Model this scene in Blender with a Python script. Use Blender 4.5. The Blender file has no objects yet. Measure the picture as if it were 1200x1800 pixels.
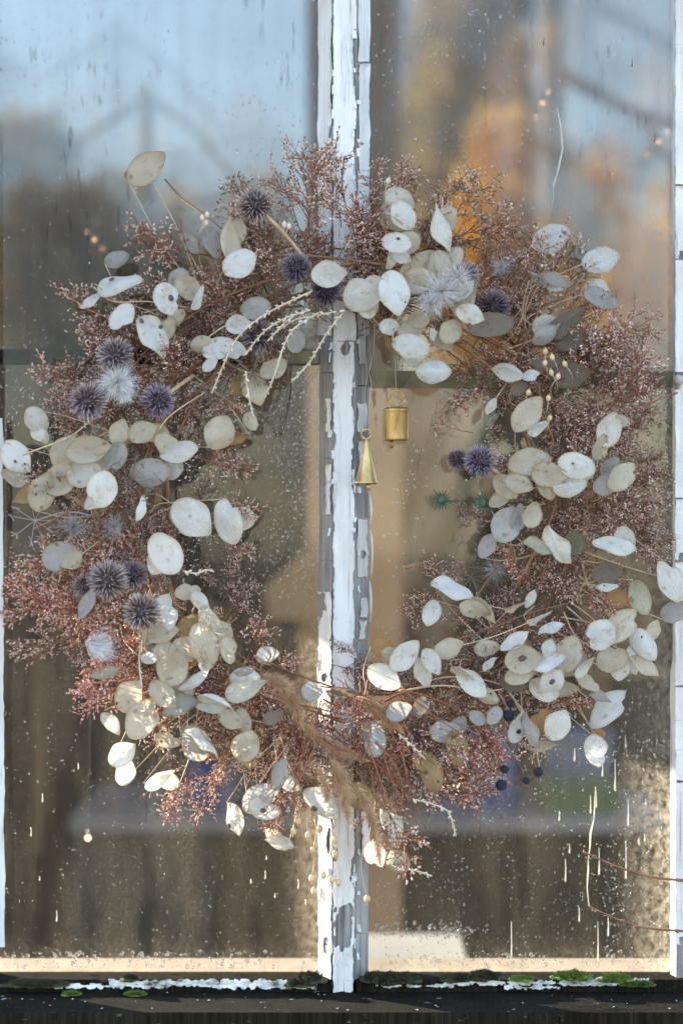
import bpy, math, random
import numpy as np
from mathutils import Vector, Matrix, Quaternion, noise
R = math.radians
random.seed(11)
rng = np.random.default_rng(5)
SC = bpy.context.scene
COL = SC.collection

# ------------------------------------------------------------------ camera, sky, sun, exposure
YC, D, S, ZC = -2.2, 2.14, 0.0006, 1.3        # camera y, distance to the wreath, metres per photo pixel there, eye height
def P(px, py, y):
    k = (y - YC) / D
    return Vector(((px - 600) * S * k, y, ZC + (900 - py) * S * k))
cam_d = bpy.data.cameras.new('camera')
cam = bpy.data.objects.new('camera', cam_d); COL.objects.link(cam)
cam.location = (0, YC, ZC); cam.rotation_euler = (R(90), 0, 0)
cam_d.sensor_fit = 'VERTICAL'; cam_d.sensor_height = 24; cam_d.lens = 24 * D / (1800 * S)
cam_d.clip_start = 0.05; cam_d.clip_end = 500
cam_d.dof.use_dof = True; cam_d.dof.focus_distance = D - 0.03; cam_d.dof.aperture_fstop = 1.7
SC.camera = cam

SUN_EL = R(17); sdx, sdy = -0.82, 0.57         # low winter sun behind the window, far to the left
SUN_ROT = math.atan2(sdx, sdy)
W = bpy.data.worlds.new('World'); SC.world = W; W.use_nodes = True
wn = W.node_tree; bg = wn.nodes['Background']
sky = wn.nodes.new('ShaderNodeTexSky'); sky.sky_type = 'NISHITA'; sky.sun_disc = False
sky.sun_elevation = SUN_EL; sky.sun_rotation = SUN_ROT; sky.air_density = 1.0; sky.dust_density = 0.4; sky.ozone_density = 1.4
# thin streaky cloud over the whole sky
tc = wn.nodes.new('ShaderNodeTexCoord'); mp = wn.nodes.new('ShaderNodeMapping'); mp.inputs['Rotation'].default_value = (R(20), R(38), 0); mp.inputs['Scale'].default_value = (1.5, 1.5, 7)
cn = wn.nodes.new('ShaderNodeTexNoise'); cn.inputs['Scale'].default_value = 2.2; cn.inputs['Detail'].default_value = 5; cn.inputs['Roughness'].default_value = 0.6
cr_ = wn.nodes.new('ShaderNodeValToRGB'); cr_.color_ramp.elements[0].position = 0.40; cr_.color_ramp.elements[1].position = 0.62
cr_.color_ramp.elements[1].color = (0.8, 0.8, 0.8, 1)
cm = wn.nodes.new('ShaderNodeMix'); cm.data_type = 'RGBA'; cm.inputs[7].default_value = (1.5, 1.55, 1.75, 1)
wn.links.new(tc.outputs['Generated'], mp.inputs['Vector']); wn.links.new(mp.outputs[0], cn.inputs['Vector']); wn.links.new(cn.outputs['Fac'], cr_.inputs[0])
wn.links.new(cr_.outputs[0], cm.inputs[0]); wn.links.new(sky.outputs[0], cm.inputs[6])
wn.links.new(cm.outputs[2], bg.inputs[0]); bg.inputs[1].default_value = 0.13
sun_d = bpy.data.lights.new('sun', 'SUN'); sun_d.energy = 5.0; sun_d.angle = R(0.5); sun_d.color = (1.0, 0.88, 0.7)
sun = bpy.data.objects.new('sun', sun_d); COL.objects.link(sun)
to_sun = Vector((sdx * math.cos(SUN_EL), sdy * math.cos(SUN_EL), math.sin(SUN_EL))).normalized()
sun.rotation_euler = to_sun.to_track_quat('Z', 'Y').to_euler(); sun.location = to_sun * 20
SC.view_settings.view_transform = 'Standard'; SC.view_settings.look = 'None'
SC.view_settings.exposure = 3.1; SC.view_settings.gamma = 1
SC.render.engine = 'CYCLES'
cy = SC.cycles
cy.max_bounces = 10; cy.diffuse_bounces = 4; cy.glossy_bounces = 3; cy.transmission_bounces = 6; cy.transparent_max_bounces = 24
cy.use_denoising = True; cy.caustics_refractive = False; cy.caustics_reflective = False

# ------------------------------------------------------------------ helpers
WM = {}
class MB:
    def __init__(s): s.v = []; s.f = []; s.m = []
    def add(s, vs, fs, mi=0):
        b = len(s.v); s.v += [tuple(x) for x in vs]
        s.f += [tuple(b + i for i in f) for f in fs]; s.m += [mi] * len(fs)
    def box(s, x0, x1, y0, y1, z0, z1, mi=0):
        s.add([(x0,y0,z0),(x1,y0,z0),(x1,y1,z0),(x0,y1,z0),(x0,y0,z1),(x1,y0,z1),(x1,y1,z1),(x0,y1,z1)],
              [(0,3,2,1),(4,5,6,7),(0,1,5,4),(1,2,6,5),(2,3,7,6),(3,0,4,7)], mi)
    def tube(s, pts, rad, sides=5, mi=0, cap=True):
        n = len(pts); pts = [Vector(p) for p in pts]
        if not hasattr(rad, '__len__'): rad = [rad] * n
        vs = []; fs = []
        up = Vector((0.31, 0.52, 0.79))
        for i in range(n):
            t = (pts[min(i+1, n-1)] - pts[max(i-1, 0)])
            if t.length < 1e-9: t = Vector((0,0,1))
            t.normalize(); a = t.cross(up)
            if a.length < 1e-3: a = t.cross(Vector((1,0,0)))
            a.normalize(); b = t.cross(a)
            for j in range(sides):
                th = 2 * math.pi * j / sides
                vs.append(pts[i] + (a * math.cos(th) + b * math.sin(th)) * rad[i])
        for i in range(n-1):
            for j in range(sides):
                k = (j+1) % sides
                fs.append((i*sides+j, i*sides+k, (i+1)*sides+k, (i+1)*sides+j))
        if cap:
            fs.append(tuple(range(sides-1, -1, -1))); fs.append(tuple((n-1)*sides+j for j in range(sides)))
        s.add(vs, fs, mi)
    def ball(s, c, r, seg=7, rings=5, mi=0, axis=None):
        c = Vector(c); r = r if hasattr(r, '__len__') else (r, r, r)
        q = axis.to_track_quat('Z', 'Y') if axis is not None else Quaternion()
        vs = [c + q @ Vector((0,0,-r[2]))]
        for i in range(1, rings):
            ph = -math.pi/2 + math.pi*i/rings
            for j in range(seg):
                th = 2*math.pi*j/seg
                vs.append(c + q @ Vector((r[0]*math.cos(ph)*math.cos(th), r[1]*math.cos(ph)*math.sin(th), r[2]*math.sin(ph))))
        vs.append(c + q @ Vector((0,0,r[2])))
        fs = [(0, 1+(j+1)%seg, 1+j) for j in range(seg)]
        for i in range(rings-2):
            for j in range(seg):
                a = 1+i*seg; fs.append((a+j, a+(j+1)%seg, a+seg+(j+1)%seg, a+seg+j))
        a = 1+(rings-2)*seg; fs += [(a+j, a+(j+1)%seg, len(vs)-1) for j in range(seg)]
        s.add(vs, fs, mi)
    def lathe(s, prof, c=(0,0,0), seg=32, mi=0):
        vs = []; fs = []
        for (r, z) in prof:
            for j in range(seg):
                th = 2*math.pi*j/seg; vs.append((c[0]+r*math.cos(th), c[1]+r*math.sin(th), c[2]+z))
        for i in range(len(prof)-1):
            for j in range(seg):
                k = (j+1) % seg; fs.append((i*seg+j, i*seg+k, (i+1)*seg+k, (i+1)*seg+j))
        s.add(vs, fs, mi)
    def mesh(s, name, mats, smooth=True):
        me = bpy.data.meshes.new(name); me.from_pydata(s.v, [], s.f)
        for m in (mats if isinstance(mats, (list, tuple)) else [mats]): me.materials.append(m)
        me.polygons.foreach_set('material_index', s.m)
        if smooth: me.polygons.foreach_set('use_smooth', [True] * len(s.f))
        me.update(); return me
def put(name, me, parent=None, mw=None, color=None, label=None, cat=None, group=None, kind=None):
    o = bpy.data.objects.new(name, me); COL.objects.link(o)
    mw = mw or Matrix()
    if parent is not None:
        o.parent = parent; o.matrix_parent_inverse = WM[parent.name].inverted()
    o.matrix_basis = mw; WM[o.name] = mw.copy()
    if color is not None: o.color = (*color, 1)
    if label: o['label'] = label
    if cat: o['category'] = cat
    if group: o['group'] = group
    if kind: o['kind'] = kind
    return o
def thing(name, loc, label, cat, group=None):
    return put(name, None, None, Matrix.Translation(loc), label=label, cat=cat, group=group)
def rnd(a, b): return random.uniform(a, b)
def bez(pts, n=14):
    """smooth polyline through control points (Catmull-Rom)"""
    pts = [Vector(p) for p in pts]
    if len(pts) == 2: return [pts[0].lerp(pts[1], i/(n-1)) for i in range(n)]
    e = [pts[0]*2-pts[1]] + pts + [pts[-1]*2-pts[-2]]
    out = []; m = len(pts)-1; per = max(2, n//m)
    for i in range(m):
        p0, p1, p2, p3 = e[i:i+4]
        for k in range(per):
            t = k/per
            out.append(0.5*((2*p1)+(p2-p0)*t+(2*p0-5*p1+4*p2-p3)*t*t+(3*p1-p0-3*p2+p3)*t**3))
    out.append(pts[-1]); return out

# ------------------------------------------------------------------ materials
class NT:
    def __init__(s, name):
        s.mat = bpy.data.materials.new(name); s.mat.use_nodes = True
        s.t = s.mat.node_tree; s.t.nodes.clear(); s.out = s.n('ShaderNodeOutputMaterial')
    def n(s, typ, **kw):
        nd = s.t.nodes.new(typ)
        for k, v in kw.items():
            if k.startswith('i_'):
                nd.inputs[k[2:].replace('_', ' ')].default_value = v
            else: setattr(nd, k, v)
        return nd
    def l(s, a, b): s.t.links.new(a, b)
    def coord(s, kind='Object', scale=(1,1,1)):
        tc = s.n('ShaderNodeTexCoord'); mp = s.n('ShaderNodeMapping'); mp.inputs['Scale'].default_value = scale
        s.l(tc.outputs[kind], mp.inputs['Vector']); return mp.outputs[0]
    def noise(s, vec, scale, detail=4, rough=0.55):
        nz = s.n('ShaderNodeTexNoise'); nz.inputs['Scale'].default_value = scale
        nz.inputs['Detail'].default_value = detail; nz.inputs['Roughness'].default_value = rough
        s.l(vec, nz.inputs['Vector']); return nz.outputs['Fac']
    def ramp(s, fac, stops):
        rp = s.n('ShaderNodeValToRGB'); el = rp.color_ramp.elements
        while len(el) < len(stops): el.new(0.5)
        for e, (p, c) in zip(el, stops):
            e.position = p; e.color = (*c, 1) if hasattr(c, '__len__') else (c, c, c, 1)
        s.l(fac, rp.inputs[0]); return rp.outputs[0]
    def mixc(s, fac, a, b, mode='MIX'):
        m = s.n('ShaderNodeMix', data_type='RGBA', blend_type=mode)
        for sock, v in ((m.inputs[0], fac), (m.inputs[6], a), (m.inputs[7], b)):
            if hasattr(v, 'is_linked') or hasattr(v, 'links'): s.l(v, sock)
            elif hasattr(v, '__len__'): sock.default_value = (*v, 1)
            else: sock.default_value = v
        return m.outputs[2]
    def bump(s, h, strength=0.3, dist=0.001):
        b = s.n('ShaderNodeBump'); b.inputs['Strength'].default_value = strength; b.inputs['Distance'].default_value = dist
        s.l(h, b.inputs['Height']); return b.outputs[0]
    def prin(s, col, rough=0.6, nrm=None, metal=0, spec=0.5):
        p = s.n('ShaderNodeBsdfPrincipled')
        if hasattr(col, '__len__'): p.inputs['Base Color'].default_value = (*col, 1)
        else: s.l(col, p.inputs['Base Color'])
        if isinstance(rough, (int, float)): p.inputs['Roughness'].default_value = rough
        else: s.l(rough, p.inputs['Roughness'])
        p.inputs['Metallic'].default_value = metal; p.inputs['Specular IOR Level'].default_value = spec
        if nrm is not None: s.l(nrm, p.inputs['Normal'])
        return p.outputs[0]
    def mixs(s, fac, a, b):
        m = s.n('ShaderNodeMixShader')
        if isinstance(fac, (int, float)): m.inputs[0].default_value = fac
        else: s.l(fac, m.inputs[0])
        s.l(a, m.inputs[1]); s.l(b, m.inputs[2]); return m.outputs[0]
    def done(s, sh): s.l(sh, s.out.inputs[0]); return s.mat

def simple(name, a, b, scale=20, rough=0.7, stretch=(1,1,1), bump=0.3, dist=0.001, coord='Object', metal=0, lo=0.3, hi=0.7):
    t = NT(name); v = t.coord(coord, stretch); f = t.noise(v, scale, 6, 0.6)
    return t.done(t.prin(t.ramp(f, [(lo, a), (hi, b)]), rough, t.bump(f, bump, dist), metal))

def m_pod():
    t = NT('papery_pod'); oi = t.n('ShaderNodeObjectInfo')
    v = t.coord('Object', (1, 1, 1))
    def off(vec):
        ad = t.n('ShaderNodeVectorMath', operation='ADD'); sc_ = t.n('ShaderNodeMath', operation='MULTIPLY'); t.l(oi.outputs['Random'], sc_.inputs[0]); sc_.inputs[1].default_value = 91
        t.l(vec, ad.inputs[0]); t.l(sc_.outputs[0], ad.inputs[1]); return ad.outputs[0]
    n1 = t.noise(off(v), 3.5, 5, 0.6); n2 = t.noise(off(t.coord('Object', (3, 22, 3))), 2.2, 4, 0.7)
    n3 = t.noise(off(t.coord('Object', (2.2, 3, 2))), 1.6, 6, 0.7); n4 = t.noise(off(t.coord('Object', (9, 9, 9))), 1.5, 3, 0.6)
    ln = t.n('ShaderNodeVectorMath', operation='LENGTH'); t.l(t.coord('Object', (2.0, 2.75, 0)), ln.inputs[0])
    rim = t.ramp(ln.outputs['Value'], [(0.8, 0.0), (1.0, 1.0)])
    c = t.mixc(1.0, oi.outputs['Color'], t.ramp(n1, [(0.3, (0.94, 0.925, 0.90)), (0.62, (1.03, 1.03, 1.03))]), 'MULTIPLY')
    c = t.mixc(1.0, c, t.ramp(n2, [(0.22, (0.88, 0.86, 0.82)), (0.48, (1, 1, 1))]), 'MULTIPLY')
    c = t.mixc(rim, c, t.mixc(1.0, c, (0.93, 0.84, 0.70), 'MULTIPLY'))
    c = t.mixc(1.0, c, t.ramp(n3, [(0.28, (0.72, 0.60, 0.46)), (0.46, (1, 1, 1))]), 'MULTIPLY')
    c = t.mixc(1.0, c, t.ramp(n4, [(0.20, (0.45, 0.34, 0.24)), (0.27, (1, 1, 1))]), 'MULTIPLY')
    vo = t.n('ShaderNodeTexVoronoi'); vo.inputs['Scale'].default_value = 2.3; t.l(off(t.coord('Object', (1, 1, 0.01))), vo.inputs['Vector'])
    c = t.mixc(1.0, c, t.ramp(vo.outputs['Distance'], [(0.09, (0.70, 0.60, 0.49)), (0.17, (1, 1, 1))]), 'MULTIPLY')      # seeds showing through
    vn = t.noise(off(t.coord('Object', (4, 60, 4))), 1.0, 5, 0.75)
    c = t.mixc(1.0, c, t.ramp(vn, [(0.32, (0.84, 0.79, 0.72)), (0.40, (1, 1, 1))]), 'MULTIPLY')
    nrm = t.bump(t.mixc(0.5, n2, t.mixc(0.5, n1, vn)), 0.7, 0.035)
    p = t.prin(c, 0.34, nrm, 0, 0.5)
    tr = t.n('ShaderNodeBsdfTranslucent'); t.l(c, tr.inputs[0])
    return t.done(t.mixs(0.32, p, tr.outputs[0]))
def m_floret(name, tint, amt):
    t = NT(name); oi = t.n('ShaderNodeObjectInfo')
    f = t.noise(t.coord('Object'), 160, 2)
    c = t.mixc(amt, tint, oi.outputs['Color'])
    c = t.mixc(1.0, c, t.ramp(f, [(0.3, 0.65), (0.7, 1.15)]), 'MULTIPLY')
    tr = t.n('ShaderNodeBsdfTranslucent'); t.l(c, tr.inputs[0])
    return t.done(t.mixs(0.25, t.prin(c, 0.65), tr.outputs[0]))
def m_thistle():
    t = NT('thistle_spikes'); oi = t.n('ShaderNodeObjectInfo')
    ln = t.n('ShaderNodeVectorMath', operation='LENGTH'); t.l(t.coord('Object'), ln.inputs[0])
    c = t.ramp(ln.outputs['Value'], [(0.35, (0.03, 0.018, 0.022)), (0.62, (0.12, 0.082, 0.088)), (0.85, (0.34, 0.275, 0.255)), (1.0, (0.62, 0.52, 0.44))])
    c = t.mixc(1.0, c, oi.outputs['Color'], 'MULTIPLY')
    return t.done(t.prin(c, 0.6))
def m_paint():
    t = NT('old_white_paint')
    f = t.noise(t.coord('Object', (260, 260, 7)), 1.0, 5, 0.65)        # vertical hairline cracks
    g = t.noise(t.coord('Object', (30, 30, 9)), 1.0, 6, 0.65)
    d = t.noise(t.coord('Object', (90, 90, 60)), 1.0, 5, 0.7)
    c = t.ramp(f, [(0.34, (0.22, 0.21, 0.21)), (0.40, (0.54, 0.54, 0.545)), (0.8, (0.62, 0.615, 0.61))])
    h = t.noise(t.coord('Object', (60, 60, 900)), 1.0, 2, 0.5); h2 = t.noise(t.coord('Object', (25, 25, 40)), 1.0, 3, 0.6)
    hc = t.n('ShaderNodeMath', operation='MULTIPLY'); t.l(t.ramp(h, [(0.27, 1.0), (0.32, 0.0)]), hc.inputs[0]); t.l(t.ramp(h2, [(0.48, 0.0), (0.58, 1.0)]), hc.inputs[1])
    c = t.mixc(hc.outputs[0], c, (0.30, 0.285, 0.28))
    c = t.mixc(1.0, c, t.ramp(g, [(0.30, (0.74, 0.71, 0.69)), (0.55, (1, 1, 1))]), 'MULTIPLY')
    c = t.mixc(1.0, c, t.ramp(d, [(0.24, (0.55, 0.52, 0.48)), (0.33, (1, 1, 1))]), 'MULTIPLY')
    return t.done(t.prin(c, 0.55, t.bump(f, 0.6, 0.0008)))
def m_wood(name, a, b, c_, rough=0.85, spec=0.35):
    t = NT(name)
    f = t.noise(t.coord('Object', (240, 240, 9)), 1.0, 6, 0.7); g = t.noise(t.coord('Object', (30, 30, 14)), 1.0, 5, 0.6)
    c = t.ramp(f, [(0.3, a), (0.5, b), (0.72, c_)])
    h = t.noise(t.coord('Object', (60, 60, 900)), 1.0, 2, 0.5); h2 = t.noise(t.coord('Object', (25, 25, 40)), 1.0, 3, 0.6)
    hc = t.n('ShaderNodeMath', operation='MULTIPLY'); t.l(t.ramp(h, [(0.27, 1.0), (0.32, 0.0)]), hc.inputs[0]); t.l(t.ramp(h2, [(0.48, 0.0), (0.58, 1.0)]), hc.inputs[1])
    c = t.mixc(hc.outputs[0], c, (0.30, 0.285, 0.28))
    c = t.mixc(1.0, c, t.ramp(g, [(0.3, (0.62, 0.60, 0.60)), (0.6, (1.05, 1.05, 1.05))]), 'MULTIPLY')
    return t.done(t.prin(c, rough, t.bump(f, 0.7, 0.0012), 0, spec))
def m_glass(name, clear, fog, edge=False):
    t = NT(name)
    tr = t.n('ShaderNodeBsdfTransparent'); tr.inputs[0].default_value = (clear, clear*1.01, clear, 1)
    tro = tr.outputs[0]
    if not edge:      # the upper panes are misted: part of the light is scattered
        rf = t.n('ShaderNodeBsdfRefraction'); rf.inputs['IOR'].default_value = 1.28; rf.inputs['Roughness'].default_value = 0.13; rf.inputs[0].default_value = (clear*1.02, clear*1.02, clear, 1)
        tro = t.mixs(0.42, tro, rf.outputs[0])
    gl = t.n('ShaderNodeBsdfGlossy'); gl.inputs['Roughness'].default_value = 0.04
    st = t.noise(t.coord('Object', (26, 26, 5) if edge else (55, 55, 3.2)), 1.0, 6, 0.65)       # run-down streaks
    bl = t.noise(t.coord('Object', (7, 7, 5)), 1.0, 4, 0.55)
    fi = t.noise(t.coord('Object', (420, 420, 300)), 1.0, 2, 0.6)
    m1 = t.n('ShaderNodeMath', operation='MULTIPLY'); t.l(t.ramp(st, [(0.38, 0.05), (0.62, 1.0)]), m1.inputs[0]); t.l(t.ramp(bl, [(0.3, 0.35), (0.7, 1.0)]), m1.inputs[1])
    m2 = t.n('ShaderNodeMath', operation='MULTIPLY'); t.l(m1.outputs[0], m2.inputs[0]); t.l(t.ramp(fi, [(0.38, 0.25), (0.62, 1.0)]), m2.inputs[1])
    m3 = t.n('ShaderNodeMath', operation='MULTIPLY'); t.l(m2.outputs[0], m3.inputs[0]); m3.inputs[1].default_value = fog
    df = t.n('ShaderNodeBsdfDiffuse'); df.inputs[0].default_value = (0.34, 0.29, 0.21, 1)
    tl = t.n('ShaderNodeBsdfTranslucent'); tl.inputs[0].default_value = (0.56, 0.50, 0.40, 1)
    base = t.mixs(0.022, tro, gl.outputs[0])
    fac = m3.outputs[0]
    if edge:      # grime gathers along the frames and the bottom of the lower panes
        sp = t.n('ShaderNodeSeparateXYZ'); t.l(t.coord('Object'), sp.inputs[0]); parts = []
        for (o_, a_, b_, c_, d_) in ((0, 0.285, 0.352, 0, 1), (0, -0.075, -0.020, 0, 0.8), (0, 0.075, 0.028, 0, 0.35), (2, 0.85, 0.80, 0, 0.6)):
            mr = t.n('ShaderNodeMapRange'); mr.inputs[1].default_value = a_; mr.inputs[2].default_value = b_; mr.inputs[3].default_value = c_; mr.inputs[4].default_value = d_; t.l(sp.outputs[o_], mr.inputs[0])
            if o_ == 0 and b_ < 0:      # only on the left side of the mullion
                lt = t.n('ShaderNodeMath', operation='LESS_THAN'); lt.inputs[1].default_value = 0.0; t.l(sp.outputs[0], lt.inputs[0]); q = t.n('ShaderNodeMath', operation='MULTIPLY'); t.l(mr.outputs[0], q.inputs[0]); t.l(lt.outputs[0], q.inputs[1]); parts.append(q.outputs[0])
            elif o_ == 0 and a_ < 0.1:
                lt = t.n('ShaderNodeMath', operation='GREATER_THAN'); lt.inputs[1].default_value = 0.0; t.l(sp.outputs[0], lt.inputs[0]); q = t.n('ShaderNodeMath', operation='MULTIPLY'); t.l(mr.outputs[0], q.inputs[0]); t.l(lt.outputs[0], q.inputs[1]); parts.append(q.outputs[0])
            else: parts.append(mr.outputs[0])
        acc = parts[0]
        for p_ in parts[1:]:
            mx = t.n('ShaderNodeMath', operation='MAXIMUM'); t.l(acc, mx.inputs[0]); t.l(p_, mx.inputs[1]); acc = mx.outputs[0]
        gn = t.noise(t.coord('Object', (150, 150, 110)), 1.0, 6, 0.75); pw = t.n('ShaderNodeMath', operation='POWER'); t.l(acc, pw.inputs[0]); pw.inputs[1].default_value = 2.2
        e1 = t.n('ShaderNodeMath', operation='MULTIPLY'); t.l(pw.outputs[0], e1.inputs[0]); t.l(t.ramp(gn, [(0.42, 0.0), (0.62, 0.34)]), e1.inputs[1])
        ad = t.n('ShaderNodeMath', operation='ADD'); t.l(fac, ad.inputs[0]); t.l(e1.outputs[0], ad.inputs[1]); fac = ad.outputs[0]
    dk = t.noise(t.coord('Object', (150, 150, 26)), 1.0, 4, 0.6); dk2 = t.noise(t.coord('Object', (9, 9, 6)), 1.0, 3, 0.5)   # dark runs and mould specks
    dm = t.n('ShaderNodeMath', operation='MULTIPLY'); t.l(t.ramp(dk, [(0.60, 0.0), (0.66, 0.5)]), dm.inputs[0]); t.l(t.ramp(dk2, [(0.5, 0.0), (0.66, 1.0)]), dm.inputs[1])
    dd = t.n('ShaderNodeBsdfDiffuse'); dd.inputs[0].default_value = (0.03, 0.027, 0.02, 1)
    return t.done(t.mixs(dm.outputs[0], t.mixs(fac, base, t.mixs(0.5, df.outputs[0], tl.outputs[0])), dd.outputs[0]))
def m_water():
    t = NT('water'); g = t.n('ShaderNodeBsdfGlass'); g.inputs['IOR'].default_value = 1.33; g.inputs['Roughness'].default_value = 0.0
    tr = t.n('ShaderNodeBsdfTransparent'); tr.inputs[0].default_value = (0.95, 0.95, 0.95, 1)
    return t.done(t.mixs(0.5, g.outputs[0], tr.outputs[0]))

M = {}
M['pod'] = m_pod(); M['paint'] = m_paint(); M['glass'] = m_glass('misted_glass', 0.40, 0.19); M['glass2'] = m_glass('clearer_glass', 0.76, 0.05, True); M['water'] = m_water(); M['thistle'] = m_thistle()
M['calyx'] = m_floret('brown_calyx', (0.30, 0.11, 0.065), 0.5)
M['petal'] = m_floret('pale_petal', (0.84, 0.69, 0.59), 0.15)
M['twig'] = m_floret('thin_twig', (0.23, 0.085, 0.05), 0.35)
M['vine'] = simple('vine_bark', (0.10, 0.040, 0.022), (0.26, 0.13, 0.075), 60, 0.8, (1,1,1), 0.5)
M['stalk'] = simple('dry_stalk', (0.34, 0.22, 0.13), (0.55, 0.42, 0.29), 80, 0.75)
M['darkstalk'] = simple('dark_stalk', (0.07, 0.05, 0.045), (0.15, 0.11, 0.09), 80, 0.75)
M['bead'] = simple('cream_bead', (0.36, 0.28, 0.20), (0.60, 0.51, 0.41), 90, 0.6)
M['seed'] = simple('brown_seed', (0.035, 0.02, 0.02), (0.12, 0.06, 0.05), 60, 0.6)
M['flax'] = simple('flax_pod', (0.40, 0.25, 0.13), (0.62, 0.45, 0.27), 60, 0.5)
M['plume'] = simple('brown_plume', (0.30, 0.165, 0.085), (0.52, 0.32, 0.18), 60, 0.85)
M['fluff'] = simple('white_fluff', (0.50, 0.48, 0.47), (0.72, 0.70, 0.69), 60, 0.8)
M['greyfluff'] = simple('grey_fluff', (0.42, 0.38, 0.37), (0.62, 0.58, 0.57), 60, 0.8)
M['grey_umbel'] = simple('grey_umbel', (0.22, 0.19, 0.20), (0.42, 0.38, 0.38), 60, 0.8)
M['green'] = simple('sea_holly', (0.02, 0.035, 0.022), (0.07, 0.10, 0.06), 40, 0.7)
M['berry'] = simple('dark_berry', (0.008, 0.008, 0.020), (0.03, 0.03, 0.065), 300, 0.7, bump=0.8)
M['wood'] = m_wood('bare_grey_wood', (0.05, 0.045, 0.042), (0.20, 0.19, 0.185), (0.34, 0.33, 0.33))
dp = NT('dirty_paint'); gd = dp.noise(dp.coord('Object', (45, 45, 90)), 1.0, 6, 0.7)
M['dirty'] = dp.done(dp.prin(dp.ramp(gd, [(0.36, (0.05, 0.048, 0.03)), (0.47, (0.42, 0.41, 0.38)), (0.6, (0.70, 0.69, 0.66))]), 0.7, dp.bump(gd, 0.25, 0.0005)))
M['putty'] = m_wood('weathered_putty', (0.11, 0.105, 0.105), (0.25, 0.24, 0.245), (0.36, 0.355, 0.36))
M['rot'] = m_wood('wet_dark_wood', (0.005, 0.005, 0.004), (0.013, 0.011, 0.008), (0.03, 0.025, 0.017), 0.9, 0.05)
M['mossbar'] = simple('mossy_bar', (0.08, 0.07, 0.04), (0.23, 0.205, 0.12), 40, 0.9)
M['sill'] = simple('inner_sill_paint', (0.24, 0.185, 0.125), (0.36, 0.29, 0.215), 14, 0.6)
M['moss'] = simple('green_moss', (0.028, 0.045, 0.006), (0.13, 0.18, 0.022), 60, 0.9)
M['oldmoss'] = simple('brown_moss', (0.012, 0.012, 0.005), (0.055, 0.05, 0.018), 60, 0.9)
def m_brass():
    t = NT('aged_brass'); f = t.noise(t.coord('Object', (60, 60, 14)), 1.0, 6, 0.65); g = t.noise(t.coord('Object', (400, 400, 400)), 1.0, 3)
    c = t.ramp(f, [(0.28, (0.22, 0.13, 0.045)), (0.5, (0.46, 0.31, 0.13)), (0.75, (0.68, 0.52, 0.28))])
    return t.done(t.prin(c, t.ramp(f, [(0.3, 0.55), (0.7, 0.34)]), t.bump(g, 0.12, 0.001), 0.85))
M['brass'] = m_brass()
M['wire'] = simple('grey_wire', (0.25, 0.22, 0.20), (0.45, 0.41, 0.38), 60, 0.5)

# ------------------------------------------------------------------ ground, floor, things beyond the glass
g = MB(); g.add([(-60,-60,-0.03),(60,-60,-0.03),(60,90,-0.03),(-60,90,-0.03)], [(0,1,2,3)])
put('ground', g.mesh('ground', simple('earth', (0.10, 0.085, 0.06), (0.19, 0.16, 0.12), 0.7, 0.95, bump=0.4, dist=0.03)), kind='structure')
g = MB(); g.box(-1.25, 2.2, 0.06, 3.0, -0.02, 0.0)
put('floor', g.mesh('floor', simple('earth_floor', (0.07, 0.045, 0.03), (0.15, 0.10, 0.07), 4, 0.9), False), kind='structure')

def plank_wall(name, label, x_px0, x_px1, y, z0, z1, mat, n, cat='wall', axis='x'):
    a = P(x_px0, 900, y).x; b = P(x_px1, 900, y).x
    t = thing(name, ((a+b)/2, y, z0), label, cat)
    w = (b-a)/n
    for i in range(n):
        m = MB(); m.box(a+i*w+0.001, a+(i+1)*w+(0.012 if i < n-1 else 0), y+(0.014 if i % 2 else 0.0), y+(0.034 if i % 2 else 0.013), z0, z1+rnd(-0.01, 0.01))
        put('board', m.mesh('board', mat[i % len(mat)], False), t)
    return t
bw1 = simple('dark_board', (0.018, 0.011, 0.007), (0.04, 0.025, 0.016), 3, 0.8, (6,6,1))
bw2 = simple('olive_board', (0.038, 0.027, 0.014), (0.066, 0.048, 0.026), 3, 0.8, (6,6,1))
bw3 = simple('sunlit_tan_board', (0.17, 0.11, 0.06), (0.28, 0.19, 0.11), 3, 0.8, (6,6,1))  # lighter tan puts the sunlit region into the board colour
plank_wall('board_fence', 'olive brown vertical board fence beyond the left panes', -60, 575, 3.0, 0.0, 1.72, [bw2, bw2, bw1], 9, 'fence')
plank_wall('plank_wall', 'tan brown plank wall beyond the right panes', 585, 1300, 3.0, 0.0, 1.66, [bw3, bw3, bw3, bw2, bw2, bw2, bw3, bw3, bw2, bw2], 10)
plank_wall('shed_door', 'dark reddish brown boarded door behind the lower left pane', -40, 118, 1.9, 0.0, 1.30, [simple('red_brown_board', (0.012, 0.005, 0.003), (0.028, 0.013, 0.008), 3, 0.75, (6,6,1))], 4, 'door')
# tan pillar, grey post
m = MB(); a, b = P(541, 0, 2.3), P(706, 0, 2.3); m.box(a.x, b.x, 2.3, 2.6, 0, 2.9)
put('pillar', m.mesh('pillar', simple('pink_plaster', (0.42, 0.25, 0.13), (0.56, 0.36, 0.21), 3, 0.85), False), label='pinkish tan plaster pillar standing behind the white mullion', cat='pillar')
m = MB(); a, b = P(955, 0, 3.1), P(988, 0, 3.1); m.box(a.x, b.x, 3.1, 3.16, 0, 3.1)
put('wooden_post', m.mesh('wooden_post', simple('pale_post', (0.50, 0.45, 0.35), (0.66, 0.60, 0.48), 6, 0.8, (8,8,1)), False), label='pale grey upright post behind the upper right pane', cat='post')
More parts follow.
